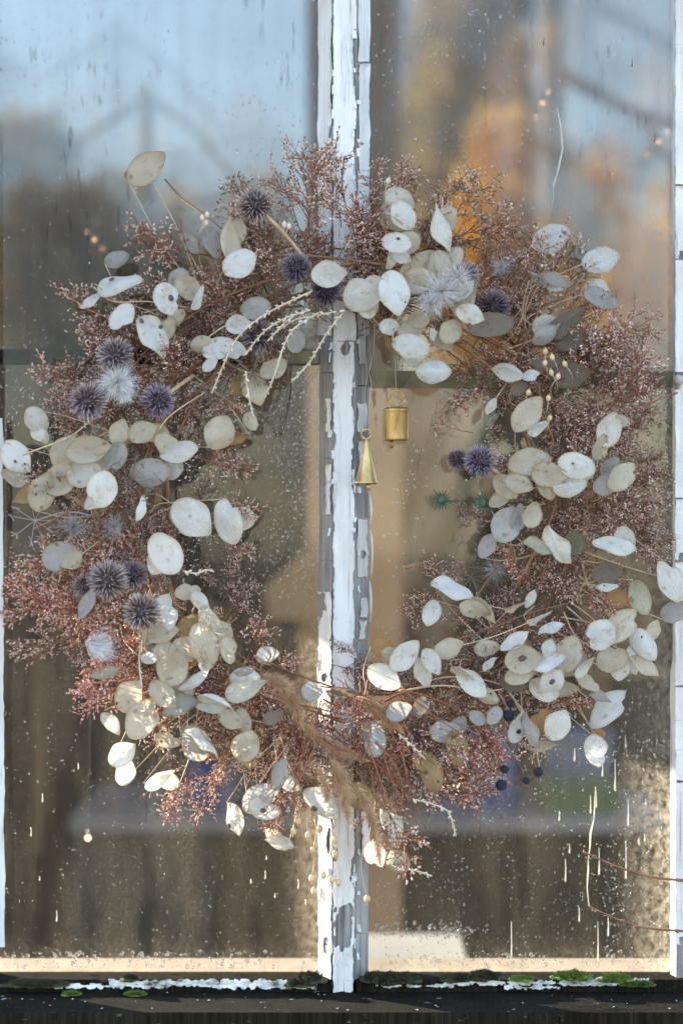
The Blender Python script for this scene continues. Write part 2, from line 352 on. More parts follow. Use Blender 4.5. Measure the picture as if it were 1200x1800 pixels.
# added board: sunlit patch behind the lower left pane put into its colour
m = MB(); pts = [(560, 945), (560, 1090), (470, 1090), (462, 1035)]
f0 = [P(px, py, 2.2) for px, py in pts]; f1 = [p + Vector((0, 0.03, 0)) for p in f0]
m.add(f0+f1, [(0,1,2,3),(7,6,5,4),(0,4,5,1),(1,5,6,2),(2,6,7,3),(3,7,4,0)])
a = P(540, 1090, 2.2); m.box(a.x-0.02, a.x+0.02, 2.235, 2.27, 0, a.z+0.1)
put('sunlit_patch_board', m.mesh('sunlit_patch_board', simple('sunlit_patch_tan', (0.28, 0.18, 0.09), (0.38, 0.25, 0.13), 5, 0.8), False), label='slanted tan board standing in for a sunlit patch left of the white mullion', cat='board')
# potting bench
bx = P(122, 900, 2.3).x; bx2 = P(1180, 900, 2.3).x
t = thing('potting_bench', ((bx+bx2)/2, 2.6, 0), 'long low bench with grey top behind the lower panes', 'bench')
m = MB(); m.box(bx, bx2, 2.3, 2.9, 0.59, 0.62); put('bench_top', m.mesh('bench_top', simple('wet_zinc', (0.16, 0.16, 0.17), (0.26, 0.26, 0.275), 4, 0.3), False), t)
for i in range(8):
    w = (bx2-bx)/8; m = MB(); m.box(bx+i*w+0.003, bx+(i+1)*w-0.003, 2.33, 2.36, 0.0, 0.589)
    put('front_panel', m.mesh('front_panel', [simple('grey_panel', (0.04, 0.037, 0.032), (0.055, 0.05, 0.043), 1.5, 0.7), bw2, bw2][min(i//2, 2)], False), t)
def crate(name, label, px0, px1, py0, py1, y, dep, col, cat='box'):
    a = P(px0, py1, y); b = P(px1, py0, y)
    t = thing(name, ((a.x+b.x)/2, y+dep/2, a.z), label, cat)
    mt = simple(name+'_paint', tuple(c*0.85 for c in col), tuple(min(1, c*1.1) for c in col), 6, 0.5)
    m = MB(); w = 0.008
    m.box(a.x, b.x, y, y+w, a.z, b.z); m.box(a.x, b.x, y+dep-w, y+dep, a.z, b.z)
    m.box(a.x, a.x+w, y+w, y+dep-w, a.z, b.z); m.box(b.x-w, b.x, y+w, y+dep-w, a.z, b.z)
    m.box(a.x+w, b.x-w, y+w, y+dep-w, a.z, a.z+w)
    put('side_walls', m.mesh('side_walls', mt, False), t)
    m = MB(); m.box(a.x-0.006, b.x+0.006, y-0.006, y+dep+0.006, b.z+0.001, b.z+0.012)
    put('lid', m.mesh('lid', mt, False), t); return t
bt = 0.62
def on_bench(py_top, y):   # pixel row of the bench top at depth y
    return 900 + (ZC - bt) / (S * (y - YC) / D)
crate('blue_crate', 'small blue crate on the bench at left', 330, 408, 1362, on_bench(0, 2.42), 2.42, 0.2, (0.03, 0.075, 0.25))
crate('storage_box', 'periwinkle blue box on the bench right of the mullion', 760, 905, 1312, on_bench(0, 2.45), 2.45, 0.2, (0.09, 0.11, 0.24))
crate('seed_tray', 'low pale green tray on the bench at right', 960, 1090, 1395, on_bench(0, 2.36), 2.36, 0.25, (0.11, 0.15, 0.07), 'tray')
crate('zinc_tub', 'pale blue tub at the right end of the bench', 960, 1075, 1300, on_bench(0, 2.66), 2.66, 0.2, (0.16, 0.19, 0.26), 'tub')
a = P(638, 1693, 0.75); b = P(815, 1693, 0.75)
t = thing('white_box', ((a.x+b.x)/2, 0.85, 0), 'tall pale grey box on the floor behind the lower right pane', 'box')
m = MB(); m.box(a.x, b.x, 0.75, 0.95, 0, a.z-0.045); put('side_walls', m.mesh('side_walls', simple('pale_box', (0.20, 0.20, 0.195), (0.26, 0.26, 0.25), 5, 0.5), False), t)
m = MB(); m.box(a.x-0.005, b.x+0.005, 0.745, 0.955, a.z-0.0445, a.z); put('lid', m.mesh('lid', simple('pale_lid', (0.24, 0.235, 0.21), (0.32, 0.31, 0.28), 5, 0.5), False), t)
for (x0, y0_, x1, y1_, lab) in ((690, 1060, 838, 690, 'pale plank standing in for a light streak behind the right pane, nearest the cylindrical bell'), (775, 1080, 880, 780, 'narrow pale plank standing in for a light streak to the right of the wider plank')):
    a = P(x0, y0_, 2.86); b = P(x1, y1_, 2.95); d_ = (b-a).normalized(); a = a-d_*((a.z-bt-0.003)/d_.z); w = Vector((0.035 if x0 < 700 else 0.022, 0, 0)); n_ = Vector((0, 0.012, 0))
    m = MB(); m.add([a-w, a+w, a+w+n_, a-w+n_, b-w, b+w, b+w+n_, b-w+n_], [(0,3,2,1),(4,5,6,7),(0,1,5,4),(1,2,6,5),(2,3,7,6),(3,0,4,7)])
    put('light_streak_plank', m.mesh('light_streak_plank', simple('light_streak_tan', (0.20, 0.145, 0.085), (0.29, 0.21, 0.13), 5, 0.8), False), label=lab, cat='plank')  # added planks, their pale colour stands in for diagonal streaks of light
m = MB(); a = P(58, 1500, 1.88); b = P(76, 1130, 1.88); m.box(a.x, b.x, 1.875, 1.895, a.z, b.z)
put('batten', m.mesh('batten', simple('door_batten', (0.10, 0.06, 0.03), (0.15, 0.095, 0.05), 5, 0.8), False), bpy.data.objects['shed_door'])
# crate-like slatted rack at the right
t = thing('slatted_rack', P(1130, 1330, 2.75), 'wooden slatted rack standing on the bench at far right', 'rack')
a = P(1085, 1330, 2.75); b = P(1178, 1190, 2.75)
for i in range(4):
    x = a.x + (b.x-a.x)*i/3; m = MB(); m.box(x-0.012, x+0.012, 2.75, 2.78, bt+0.001, b.z); put('upright', m.mesh('upright', bw1, False), t)
for i in range(3):
    z = bt+0.1+(b.z-bt-0.1)*i/2.2; m = MB(); m.box(a.x-0.02, b.x+0.02, 2.782, 2.80, z-0.05, z+0.03); put('slat', m.mesh('slat', simple('pale_slat', (0.25, 0.18, 0.10), (0.34, 0.25, 0.15), 5, 0.8), False), t)

# unseen walls added to shape the sun: left has an opening, front carries window
hw = simple('lime_wall', (0.30, 0.27, 0.23), (0.42, 0.38, 0.33), 6, 0.9, bump=0.4)
m = MB(); XL = -1.25
m.box(XL-0.12, XL, 0.10, 3.2, 0, 0.75); m.box(XL-0.12, XL, 0.10, 3.2, 1.66, 3.3); m.box(XL-0.12, XL, 2.2, 3.2, 0.75, 1.66)
put('side_wall', m.mesh('side_wall', hw, False), label='unseen side wall added to block the sun, with a low wide opening', cat='wall')
m = MB()
m.box(XL-0.12, -0.405, -0.02, 0.012, 0, 3.0); m.box(0.42, 2.2, -0.02, 0.012, 0, 3.0)
m.box(-0.405, 0.42, 0.009, 0.10, 0, 0.72)
put('front_wall', m.mesh('front_wall', hw, False), label='limewashed front wall holding the old window', cat='wall')

# trees, hedge, wires outside
def foliage(name, label, blobs, n, leaf, colA, colB, y_sp, trunk=None, cat='tree', sparse=0.0):
    base = trunk[0] if trunk else (0, blobs[0][2], 0)
    t = thing(name, base, label, cat)
    m = MB()
    w = [b[3]*b[4] for b in blobs]
    for i in range(n):
        b = random.choices(blobs, w)[0]
        c = P(b[0], b[1], b[2]); k = (b[2]-YC)/D*S
        d = Vector((random.gauss(0,1), random.gauss(0,1), random.gauss(0,1))).normalized() * (random.random()**0.45)
        p = c + Vector((d.x*b[3]*k, d.y*y_sp, d.z*b[4]*k))
        if noise.noise(p*2.2) < sparse: continue
        if p.z < 0.02: continue
        a = Vector((random.gauss(0,1), random.gauss(0,1), random.gauss(0,1))).normalized(); bb = a.orthogonal().normalized()
        l = leaf*rnd(0.6, 1.3)
        m.add([p-a*l, p+bb*l*0.45, p+a*l, p-bb*l*0.45], [(0,1,2,3)], random.randrange(2))
    mats = []
    for c0 in (colA, colB):
        q = NT(name+'_leaf'); cc = q.ramp(q.noise(q.coord('Object'), 1.6, 4), [(0.3, tuple(x*0.65 for x in c0)), (0.7, tuple(min(1, x*1.3) for x in c0))])
        tl = q.n('ShaderNodeBsdfTranslucent'); q.l(cc, tl.inputs[0]); mats.append(q.done(q.mixs(0.68, q.prin(cc, 0.7), tl.outputs[0])))
    put('crown', m.mesh('crown', mats, False), t)
    if trunk:
        m = MB(); m.tube(bez(trunk[1:] if len(trunk) > 2 else trunk, 10), [trunk_r*(1-0.06*i) for i, trunk_r in enumerate([0.09]*11)][:len(bez(trunk[1:] if len(trunk) > 2 else trunk, 10))], 8)
        put('trunk', m.mesh('trunk', M['vine']), t)
    return t
def px_trunk(pts, y): return [P(*p, y) for p in pts]
gx = P(1000, 900, 6.5).x
foliage('autumn_tree', 'ochre autumn tree beyond the upper right pane', [(880, 340, 6.0, 85, 150), (850, 560, 6.0, 120, 160), (985, 420, 7.3, 115, 190), (1090, 520, 8.8, 90, 170), (1160, 480, 9.6, 50, 190), (1060, 330, 8.4, 50, 90), (1040, 660, 7.6, 200, 110)],
        3600, 0.06, (0.84, 0.52, 0.10), (0.78, 0.42, 0.06), 0.28, [Vector((gx, 6.5, 0)), Vector((gx, 6.5, 0)), P(1000, 700, 6.7), P(1010, 400, 7.0)], 'tree', -0.6)
foliage('dark_tree', 'dark olive conifer beyond the upper right pane left of the post', [(830, 60, 8, 110, 170), (830, 250, 8, 140, 150), (790, 420, 8, 150, 160), (760, 150, 8, 60, 130)],
        2600, 0.08, (0.34, 0.27, 0.12), (0.42, 0.30, 0.15), 0.6, [Vector((P(820,0,8).x, 8, 0)), P(820, 700, 8)], 'tree', -0.5)
foliage('hedge', 'grey brown overgrown hedge beyond the upper left pane', [(50, 360, 5.5, 110, 175), (190, 450, 5.7, 120, 160), (320, 490, 5.9, 120, 160), (455, 450, 6.1, 75, 160), (-60, 400, 5.3, 90, 220), (300, 640, 5.7, 330, 120), (40, 580, 5.4, 130, 110)],
        6500, 0.05, (0.42, 0.30, 0.16), (0.32, 0.24, 0.12), 0.3, None, 'hedge', -0.9)
# garden arch wires at the upper left and a bare branch at the upper right
t = thing('wire_frame', P(258, 900, 3.3), 'thin dark gable frame seen against the sky at upper left', 'frame')
m = MB(); m.tube([P(262, 172, 3.3), P(130, 252, 3.3)], 0.011, 5); put('rafter', m.mesh('rafter', M['stalk']), t)
m = MB(); m.tube([P(262, 172, 3.3), P(345, 230, 3.3), P(415, 320, 3.3)], 0.011, 5); put('rafter', m.mesh('rafter', M['stalk']), t)
m = MB(); m.tube([P(300, 362, 3.3), P(400, 345, 3.3), P(500, 305, 3.3)], 0.011, 5); put('cross_rail', m.mesh('cross_rail', M['stalk']), t)
m = MB(); m.tube([P(258, 150, 3.32), P(264, 1000, 3.32), Vector((P(264,0,3.32).x, 3.32, 0))], 0.016, 6); put('king_post', m.mesh('king_post', bw2), t)
m = MB(); m.tube(bez([P(985, 130, 3.2), P(1050, 165, 3.2), P(1110, 195, 3.2), P(1200, 222, 3.2), P(1300, 240, 3.2)], 14), [0.022-0.0012*i for i in range(13)], 6)
m.tube(bez([P(1120, 198, 3.2), P(1150, 250, 3.2), P(1120, 300, 3.2)], 8), 0.012, 5); m.tube(bez([P(1150, 250, 3.2), P(1185, 300, 3.2), P(1180, 390, 3.2)], 8), 0.012, 5)
put('bare_branch', m.mesh('bare_branch', M['vine']), label='blurred dark branch sloping across the sky at upper right', cat='branch')

# ------------------------------------------------------------------ the window
win = thing('old_window', P(600, 1720, 0.0), 'old window with flaking white paint and misted panes behind the wreath', 'window')
YG = 0.0
def pane(px0, px1, py0, py1, y, mat='glass'):
    a = P(px0, py1, y); b = P(px1, py0, y); m = MB(); m.box(a.x, b.x, y, y+0.003, a.z, b.z)
    put('glass_pane', m.mesh('glass_pane', M[mat], False), win)
pane(-20, 585, -40, 640, 0.0); pane(-20, 585, 628, 1728, 0.0045, 'glass2')
pane(628, 1200, -40, 680, 0.0); pane(628, 1200, 652, 1728, 0.0045, 'glass2')
def pbox(name, px0, px1, py0, py1, y0, y1, mat, parent=win, **k):
    a = P(px0, py1, y0); b = P(px1, py0, y0); m = MB(); m.box(a.x, b.x, y0, y1, a.z, b.z)
    return put(name, m.mesh(name, mat, False), parent, **k)
pbox('mossy_glazing_bar', -25, 560, 614, 640, 0.009, 0.03, simple('grey_green_bar', (0.20, 0.20, 0.17), (0.34, 0.33, 0.28), 40, 0.8))
pbox('mossy_glazing_bar', 440, 560, 616, 639, -0.006, -0.0008, M['mossbar'])
pbox('mossy_glazing_bar', 652, 1184, 652, 681, -0.006, -0.0008, M['mossbar'])
# mullion: core, bevelled putty both sides
YF = -0.030
FX0, FX1, LX, RX = 585, 626, 561, 647
m = MB(); a = P(FX0, 1745, YF); b = P(FX1, -40, YF)
prof = [(P(FX0,0,YF).x, YF), (P(FX1,0,YF).x, YF), (P(FX1,0,YF).x, 0.045), (P(FX0,0,YF).x, 0.045)]
m.box(a.x, b.x, YF, 0.045, a.z, b.z)
put('mullion', m.mesh('mullion', M['wood'], False), win)
def face(side, u, py, off=0.0):
    """a point on the front face or a putty bevel of the mullion"""
    if side == 'F': p = P(FX0 + (FX1-FX0)*u, py, YF); n = Vector((0,-1,0))
    elif side == 'L':
        p = P(LX, py, -0.004).lerp(P(FX0, py, YF+0.002), u); n = Vector((-0.75,-0.66,0))
    elif side == 'R':
        p = P(FX1, py, YF+0.002).lerp(P(RX, py, -0.004), u); n = Vector((0.75,-0.66,0))
    return p + n*off
def putty(side, py0, py1):
    m = MB(); n = max(2, int((py1-py0)/25)); K = 5
    vs = []
    for i in range(n+1):
        py = py0+(py1-py0)*i/n
        for j in range(K+1):
            u = j/K; vs.append(face(side, u, py, noise.noise(Vector((u*3, py*0.03, 7 if side=='L' else 3)))*0.0012))
        e = P(FX0 if side=='L' else FX1, py, -0.0005); vs.append(Vector((e.x, -0.0005, vs[-1].z)))
    fs = []
    for i in range(n):
        for j in range(K+2):
            a = i*(K+2)+j; b = i*(K+2)+(j+1)%(K+2); fs.append((a, b, b+K+2, a+K+2))
    fs.append(tuple(range(K+1, -1, -1))); fs.append(tuple(n*(K+2)+j for j in range(K+2)))
    m.add(vs, fs); put('putty_strip', m.mesh('putty_strip', M['putty'], False), win)
cr = [-40, 96, 182, 300, 410, 560, 655, 742, 806, 985, 1072, 1190, 1320, 1430, 1560, 1660, 1742]
for i in range(len(cr)-1): putty('L', cr[i]+0.7, cr[i+1]-0.7)
cr = [-40, 130, 245, 330, 470, 678, 775, 912, 1014, 1082, 1126, 1215, 1380, 1500, 1640, 1742]
for i in range(len(cr)-1): putty('R', cr[i]+0.9, cr[i+1]-0.9)
def paint(side, py0, py1, u0, u1, amp=3.0, off=0.0012, seed=0, holes=(), name='paint_flake', facef=face, wpx=None, cell=2.6, mat='paint'):
    """a sheet of paint with ragged edges, lifted a little where it is loose"""
    w = wpx or {'F': FX1-FX0, 'L': 26, 'R': 26}[side]
    nu = max(3, int(w*(u1-u0)/cell)); nv = max(3, int((py1-py0)/(3.2 if w < 60 else 2.6)))
    vid = {}; m = MB(); vs = []
    def inside(u, py):
        d = min((u-u0)*w if u0 > -0.01 else 99, (u1-u)*w if u1 < 1.01 else 99, py-py0, py1-py)
        d += (noise.noise(Vector((u*w*0.09, py*0.035, seed)))*1.3 + noise.noise(Vector((u*w*0.3, py*0.14, seed+9)))*0.6)*amp - amp*0.35
        for (hx, hy, rx, ry) in holes:
            e = math.hypot((u-hx)*w/rx, (py-hy)/ry)+noise.noise(Vector((u*w*0.15, py*0.08, seed+3)))*0.5
            d = min(d, (e-1)*8)
        return d
    def vert(i, j):
        if (i, j) not in vid:
            u = u0+(u1-u0)*i/nu; py = py0+(py1-py0)*j/nv
            if 0 < i < nu: u += rnd(-0.3, 0.3)/nu*(u1-u0)
            py += rnd(-1.3, 1.3)*(1 if w < 200 else 0.5)
            d = inside(u, py)
            if d < 0:
                h = 0.5; gu = (inside(u+h/w, py)-inside(u-h/w, py))/(2*h); gp = (inside(u, py+h)-inside(u, py-h))/(2*h); g2 = gu*gu+gp*gp+0.02
                st = min(1.0, 3.5/(abs(d)/math.sqrt(g2)+1e-6)); u -= d*gu/g2/w*st; py -= d*gp/g2*st
                u = min(max(u, -0.02), 1.02)
            lift = max(0, 1-max(d,0)/6)*max(0, noise.noise(Vector((u*w*0.05, py*0.02, seed+5)))+0.1)*(0.004 if w < 200 else 0.0008)
            vid[(i, j)] = len(vs); vs.append(facef(side, u, py, off+lift))
        return vid[(i, j)]
    fs = []
    for j in range(nv):
        for i in range(nu):
            if inside(u0+(u1-u0)*(i+0.5)/nu, py0+(py1-py0)*(j+0.5)/nv) > -0.6:
                fs.append((vert(i,j), vert(i,j+1), vert(i+1,j+1), vert(i+1,j)))
    if not fs: return
    m.add(vs, fs); me = m.mesh(name, M[mat], False)
    o = put(name, me, win); md = o.modifiers.new('solid', 'SOLIDIFY'); md.thickness = 0.0009; md.offset = 0
    return o
H = [(0.55, 612, 8, 14), (0.95, 700, 6, 40), (0.93, 820, 5, 60), (0.98, 1030, 5, 30), (0.05, 770, 3, 14), (0.4, 1632, 17, 40), (0.9, 1530, 6, 30), (0.1, 1500, 4, 12), (0.7, 1600, 10, 12)]
paint('F', -38, 600, 0.0, 1.0, 2.0, seed=1, holes=[(0.95, 105, 4, 50), (0.98, 250, 3, 40)])
paint('F', 600, 1744, 0.0, 0.93, 3.0, seed=2, holes=H)
paint('L', -38, 590, 0.0, 1.0, 1.6, seed=3, holes=[(0.9, 250, 4, 30)])
paint('L', 1040, 1330, 0.0, 1.0, 3.0, seed=4, holes=[(0.1, 1060, 12, 25), (0.5, 1190, 5, 8)])
paint('L', 1330, 1744, 0.0, 1.0, 2.0, seed=5, holes=[(0.8, 1480, 4, 22), (0.6, 1660, 5, 20), (0.3, 1570, 3, 10)])
for (a_, b_, s_) in ((700, 760, 6), (815, 850, 7), (830, 905, 8)): paint('L', a_, b_, 0.55, 1.0, 4.0, seed=s_)
paint('R', -38, 110, 0.08, 1.0, 2.0, seed=10); paint('R', 112, 300, 0.12, 1.0, 2.0, seed=11); paint('R', 300, 590, 0.06, 1.0, 2.0, seed=12)
paint('R', 590, 640, 0.1, 0.7, 3.0, seed=13); paint('R', 708, 760, 0.0, 0.7, 3.0, seed=14); paint('R', 912, 1014, 0.0, 0.85, 2.5, seed=15, holes=[(0.5, 975, 5, 8)])
paint('R', 775, 830, 0.1, 0.5, 3.0, seed=19); paint('R', 1215, 1380, 0.1, 0.9, 2.5, seed=20); paint('R', 1050, 1086, 0.2, 0.8, 2.0, seed=16); paint('R', 1090, 1124, 0.15, 0.75, 3.0, seed=17); paint('R', 1420, 1500, 0.3, 0.9, 4.0, seed=18)
# long loose splinter of putty on the right of the mullion
for (a_, b_, x_) in ((868, 925, 650), (930, 1015, 652), (1020, 1098, 650)):
    m = MB(); m.tube(bez([P(x_-1, a_, -0.006), P(x_+2, (a_+b_)/2, -0.011), P(x_, b_, -0.006)], 8), [0.0006, 0.0014, 0.0018, 0.0015, 0.0017, 0.0013, 0.0011, 0.0009, 0.0005][:9], 5)
    put('putty_splinter', m.mesh('putty_splinter', M['paint']), win)
# small curled flakes standing off the broken edges
random.seed(31)
for i in range(90):
    sd = random.choice('FFFLR'); py = rnd(20, 1735); u = random.choice((rnd(0.0, 0.10), rnd(0.84, 0.98))) if sd == 'F' else (rnd(0.82, 1.0) if sd == 'L' else rnd(0.0, 0.15))
    if 330 < py < 570 or 1185 < py < 1420: continue
    hw, hh = rnd(1.5, 4.5), rnd(2.5, 9); m = MB(); vs = []
    for b_ in range(4):
        for a_ in range(3):
            q = face(sd, u, py, 0.0014+0.0022*(b_/3)**2*rnd(0.5, 1.3)); n2_ = face(sd, u, py+hh*(b_/3-0.5)*2, 0.0)-face(sd, u, py, 0.0)
            vs.append(q+n2_+Vector(((a_-1)*hw*S*rnd(0.6, 1.1), 0, rnd(-1, 1)*S)))
    fs = [(b_*3+a_, b_*3+a_+1, b_*3+a_+4, b_*3+a_+3) for b_ in range(3) for a_ in range(2)]
    m.add(vs, fs); o = put('paint_flake', m.mesh('paint_flake', M['paint'], False), win); md = o.modifiers.new('solid', 'SOLIDIFY'); md.thickness = 0.0006
# side frames
def frame_face(x0, x1, y0):
    def f(side, u, py, off=0.0): return P(x0+(x1-x0)*u, py, y0)+Vector((0,-1,0))*off
    return f
pbox('right_frame', 1188, 1290, -40, 1742, -0.022, -0.0005, M['wood'])
for i, (a_, b_) in enumerate(((-38, 325), (327, 455), (457, 655), (660, 875), (877, 985), (988, 1205), (1207, 1372), (1375, 1660))):
    paint('F', a_, b_, 0.0, 0.4, 1.5, seed=30+i, facef=frame_face(1185, 1285, -0.0225), wpx=100, cell=4, holes=[(0.12, b_-6, 6, 8)] if i % 3 == 1 else ())
m = MB()   # putty line beside the right frame
vs = []
for i in range(90):
    py = -40+1782*i/89; w = 1.5*noise.noise(Vector((py*0.02, 2, 0)))+(0 if py < 1180 else -4)
    vs += [P(1181+w, py, -0.004), P(1189, py, -0.020), P(1189, py, 0.0)]
fs = []
for i in range(89):
    for j in range(3):
        a, b = i*3+j, i*3+(j+1) % 3; fs.append((a, b, b+3, a+3))
m.add(vs, fs); put('putty_strip', m.mesh('putty_strip', M['paint'], False), win)
pbox('left_frame', -120, -6, -40, 1742, -0.022, -0.0005, M['wood'])
m = MB(); vs = []
for i in range(120):
    py = 735+930*i/119; w = 2.2*noise.noise(Vector((py*0.012, 5, 0)))+1.5*noise.noise(Vector((py*0.06, 8, 0)))+(py-735)*0.004+4
    vs += [P(-3, py, -0.0225), P(-3, py, -0.027), P(w+1, py, -0.0265), P(w+1.5, py, -0.0225)]
fs = []
for i in range(119):
    for j in range(4):
        a, b = i*4+j, i*4+(j+1) % 4; fs.append((a, b, b+4, a+4))
m.add(vs, fs); put('paint_flake', m.mesh('paint_flake', M['paint'], False), win)
# inner sill, bottom rail
m = MB(); a = P(-40, 1722, 0.009); b = P(1250, 1722, 0.009); m.box(a.x, b.x, 0.009, 0.115, a.z-0.03, a.z)
put('inner_sill', m.mesh('inner_sill', M['sill'], False), win)
pbox('bottom_rail', -60, 1260, 1722, 1752, -0.030, 0.008, M['rot'])
rail_f = lambda x0, x1: frame_face(x0, x1, -0.0302)
for i, (x0, x1, a_, b_) in enumerate(((85, 300, 1728, 1738), (190, 505, 1720, 1734), (370, 560, 1722, 1738), (660, 800, 1728, 1736), (778, 1090, 1721, 1732), (885, 985, 1730, 1738), (1030, 1140, 1718, 1733))):
    paint('F', a_, b_, 0.0, 1.0, 4.5, seed=50+i, facef=rail_f(x0, x1), wpx=x1-x0, mat='dirty', off=0.001+0.0012*(i % 3))
# hinge pin on the right frame
t = MB(); t.ball(P(1191, 668, -0.028), 0.006, 10, 8); t.tube([P(1190, 660, -0.024), P(1190, 684, -0.024)], 0.003, 6)
put('hinge_pin', t.mesh('hinge_pin', M['wire']), win)

# ledge
m = MB(); zt = P(0, 1744, -0.03).z
m.box(-0.5, 0.5, -0.118, -0.028, zt-0.03, zt)
m.box(-0.5, 0.5, -0.100, -0.028, zt-0.12, zt-0.0302)
put('window_ledge', m.mesh('window_ledge', M['rot'], False), kind='structure')

m = MB(); random.seed(4)
for i in range(46):
    x = rnd(-0.37, 0.37); y = rnd(-0.112, -0.036); a = rnd(0, 6.28); r = rnd(0.0006, 0.0026)
    c = Vector((x, y, zt+0.0004)); m.add([c+Vector((r*math.cos(a+k*1.57)*rnd(.4, 1), r*math.sin(a+k*1.57)*rnd(.4, 1), rnd(0, 0.0012))) for k in range(4)], [(0,1,2,3)])
put('paint_chips', m.mesh('paint_chips', M['paint'], False), kind='stuff', label='tiny white paint chips scattered on the dark ledge', cat='paint chips')

# ------------------------------------------------------------------ moss on the rail and ledge
def moss(px, py, wpx, hpx, label, mat='moss', y=-0.034, group='moss clumps on the window rail'):
    m = MB(); c = P(px, py, y); w = wpx*S/2; h = hpx*S
    for q in range(max(3, int(wpx/9))):
        f = (q+0.5)/max(3, int(wpx/9))*2-1; hh = h*(1-f*f*0.7)*rnd(0.3, 0.6)
        m.ball(c+Vector((f*w*0.9, rnd(-.003,.003), 0)), (w*2.2/max(3, int(wpx/9)), 0.008, hh), 7, 5)
    for i in range(int(160+wpx*26)):
        th = rnd(0, 2*math.pi); ph = math.acos(rnd(0.0, 1.0)); d = Vector((math.sin(ph)*math.cos(th), math.sin(ph)*math.sin(th), math.cos(ph)))
        nn = 0.75+0.5*noise.noise(Vector((d.x*3+px, d.y*3, d.z*2)))
        p = c+Vector((d.x*w*nn, d.y*min(w*0.7, 0.012)*nn, d.z*h*0.8*nn))
        dd = (d+Vector((rnd(-.6,.6), rnd(-.6,.6), rnd(0,.8)))).normalized(); s_ = dd.orthogonal().normalized()
        l = rnd(0.0014, 0.0038)
        m.add([p-s_*0.0005, p+s_*0.0005, p+dd*l], [(0,1,2)])
    put('moss_clump', m.mesh('moss_clump', M[mat], False), label=label, cat='moss', group=group)
moss(1003, 1718, 74, 14, 'wide bright green moss cushion on the rail right of centre')
moss(1080, 1722, 60, 13, 'bright green moss cushion at the right end of the rail')
moss(1120, 1731, 60, 9, 'flat dark green moss patch near the right frame')
moss(915, 1722, 40, 6, 'thin green moss strip left of the wide bright cushion')
moss(850, 1718, 70, 15, 'brown moss mound on the rail under the right pane', 'oldmoss')
moss(800, 1722, 50, 12, 'low brown moss mound left of the taller brown mound', 'oldmoss')
moss(690, 1724, 105, 19, 'long brown moss mound beside the foot of the mullion', 'oldmoss')
moss(655, 1722, 40, 18, 'olive moss tuft against the right foot of the mullion', 'oldmoss')
moss(548, 1724, 50, 20, 'dark olive moss tuft against the left foot of the mullion', 'oldmoss')
moss(522, 1731, 40, 10, 'dark moss bit left of the tuft by the mullion', 'oldmoss')
moss(238, 1748, 36, 5, 'small green moss patch on the ledge at left', 'moss', -0.045)
moss(126, 1748, 30, 5, 'dull green moss patch nearest the left edge of the ledge', 'moss', -0.045)
moss(230, 1722, 30, 9, 'tiny dark moss knot on the painted rail at left', 'oldmoss')
moss(60, 1732, 130, 12, 'long dark moss streak on the rail at far left', 'oldmoss')

# ------------------------------------------------------------------ condensation
def drops(name, specs, label=None):
    tv = []; seg = 6
    for (ph, zz) in ((0.0, 0.0), (0.55, 0.0)): pass
    ring0 = [(math.cos(2*math.pi*j/seg), 0.0, math.sin(2*math.pi*j/seg)) for j in range(seg)]
    ring1 = [(0.72*math.cos(2*math.pi*j/seg), -0.42, 0.72*math.sin(2*math.pi*j/seg)) for j in range(seg)]
    T = np.array(ring0+ring1+[(0,-0.6,0), (0,0.0,0)])
    F = []
    for j in range(seg):
        k = (j+1) % seg
        F += [(j, k, seg+j), (k, seg+k, seg+j), (seg+j, seg+k, 2*seg), (k, j, 2*seg+1)]
    F = np.array(F); V = []; FA = []; base = 0
    for (px0, px1, py0, py1, n, r0, r1, el, y) in specs:
        n = int(n*1.6)
        u = rng.random((n, 2)); r = (r0*0.7+(r1*0.85-r0*0.7)*rng.random(n)**4)*S
        for i in range(n):
            px = px0+(px1-px0)*u[i,0]; py = py0+(py1-py0)*u[i,1]
            if 560 < px < 652: continue
            if noise.noise(Vector((px*0.012, py*0.008, 4))) < rnd(-0.6, 0.25): continue
            c = P(px, py, y); e = 1+rng.random()*el
            V.append(T*np.array([r[i], r[i], r[i]*e])+np.array(c)); FA.append(F+base); base += len(T)
    V = np.concatenate(V); FA = np.concatenate(FA)
    me = bpy.data.meshes.new(name); me.from_pydata(V.tolist(), [], FA.tolist()); me.materials.append(M['water'])
    me.polygons.foreach_set('use_smooth', [True]*len(FA)); me.update()
    return put(name, me, kind='stuff', label='water droplets of condensation beaded all over the glass', cat='droplets')
drops('condensation', [
    (0, 560, 0, 625, 1500, 0.8, 2.4, 1.2, -0.0004), (0, 560, 645, 1050, 6000, 0.8, 2.0, 0.3, 0.0041), (0, 560, 1050, 1690, 1500, 0.7, 2.2, 0.6, 0.0041),
    (200, 560, 1320, 1460, 500, 0.8, 2.2, 0.3, 0.0041), (0, 560, 1672, 1702, 260, 1.8, 5.0, 0.2, 0.0041),
    (652, 1180, 0, 640, 3000, 0.6, 2.3, 1.0, -0.0004), (652, 1180, 690, 1200, 1500, 0.7, 2.0, 0.4, 0.0041), (652, 1180, 1200, 1690, 2600, 0.8, 2.4, 0.6, 0.0041),
    (1060, 1180, 1300, 1690, 900, 0.8, 2.4, 0.5, 0.0041), (640, 830, 1620, 1650, 120, 2.0, 4.5, 0.3, 0.0041), (652, 1180, 1675, 1702, 220, 1.6, 4.5, 0.2, 0.0041)])
t = NT('bright_drip'); tl = t.n('ShaderNodeBsdfTranslucent'); tl.inputs[0].default_value = (0.85, 0.83, 0.75, 1)
M['drip'] = t.done(t.mixs(0.45, t.prin((0.72, 0.71, 0.66), 0.25), tl.outputs[0]))  # pale colour stands in for light refracted by the water
m = MB()
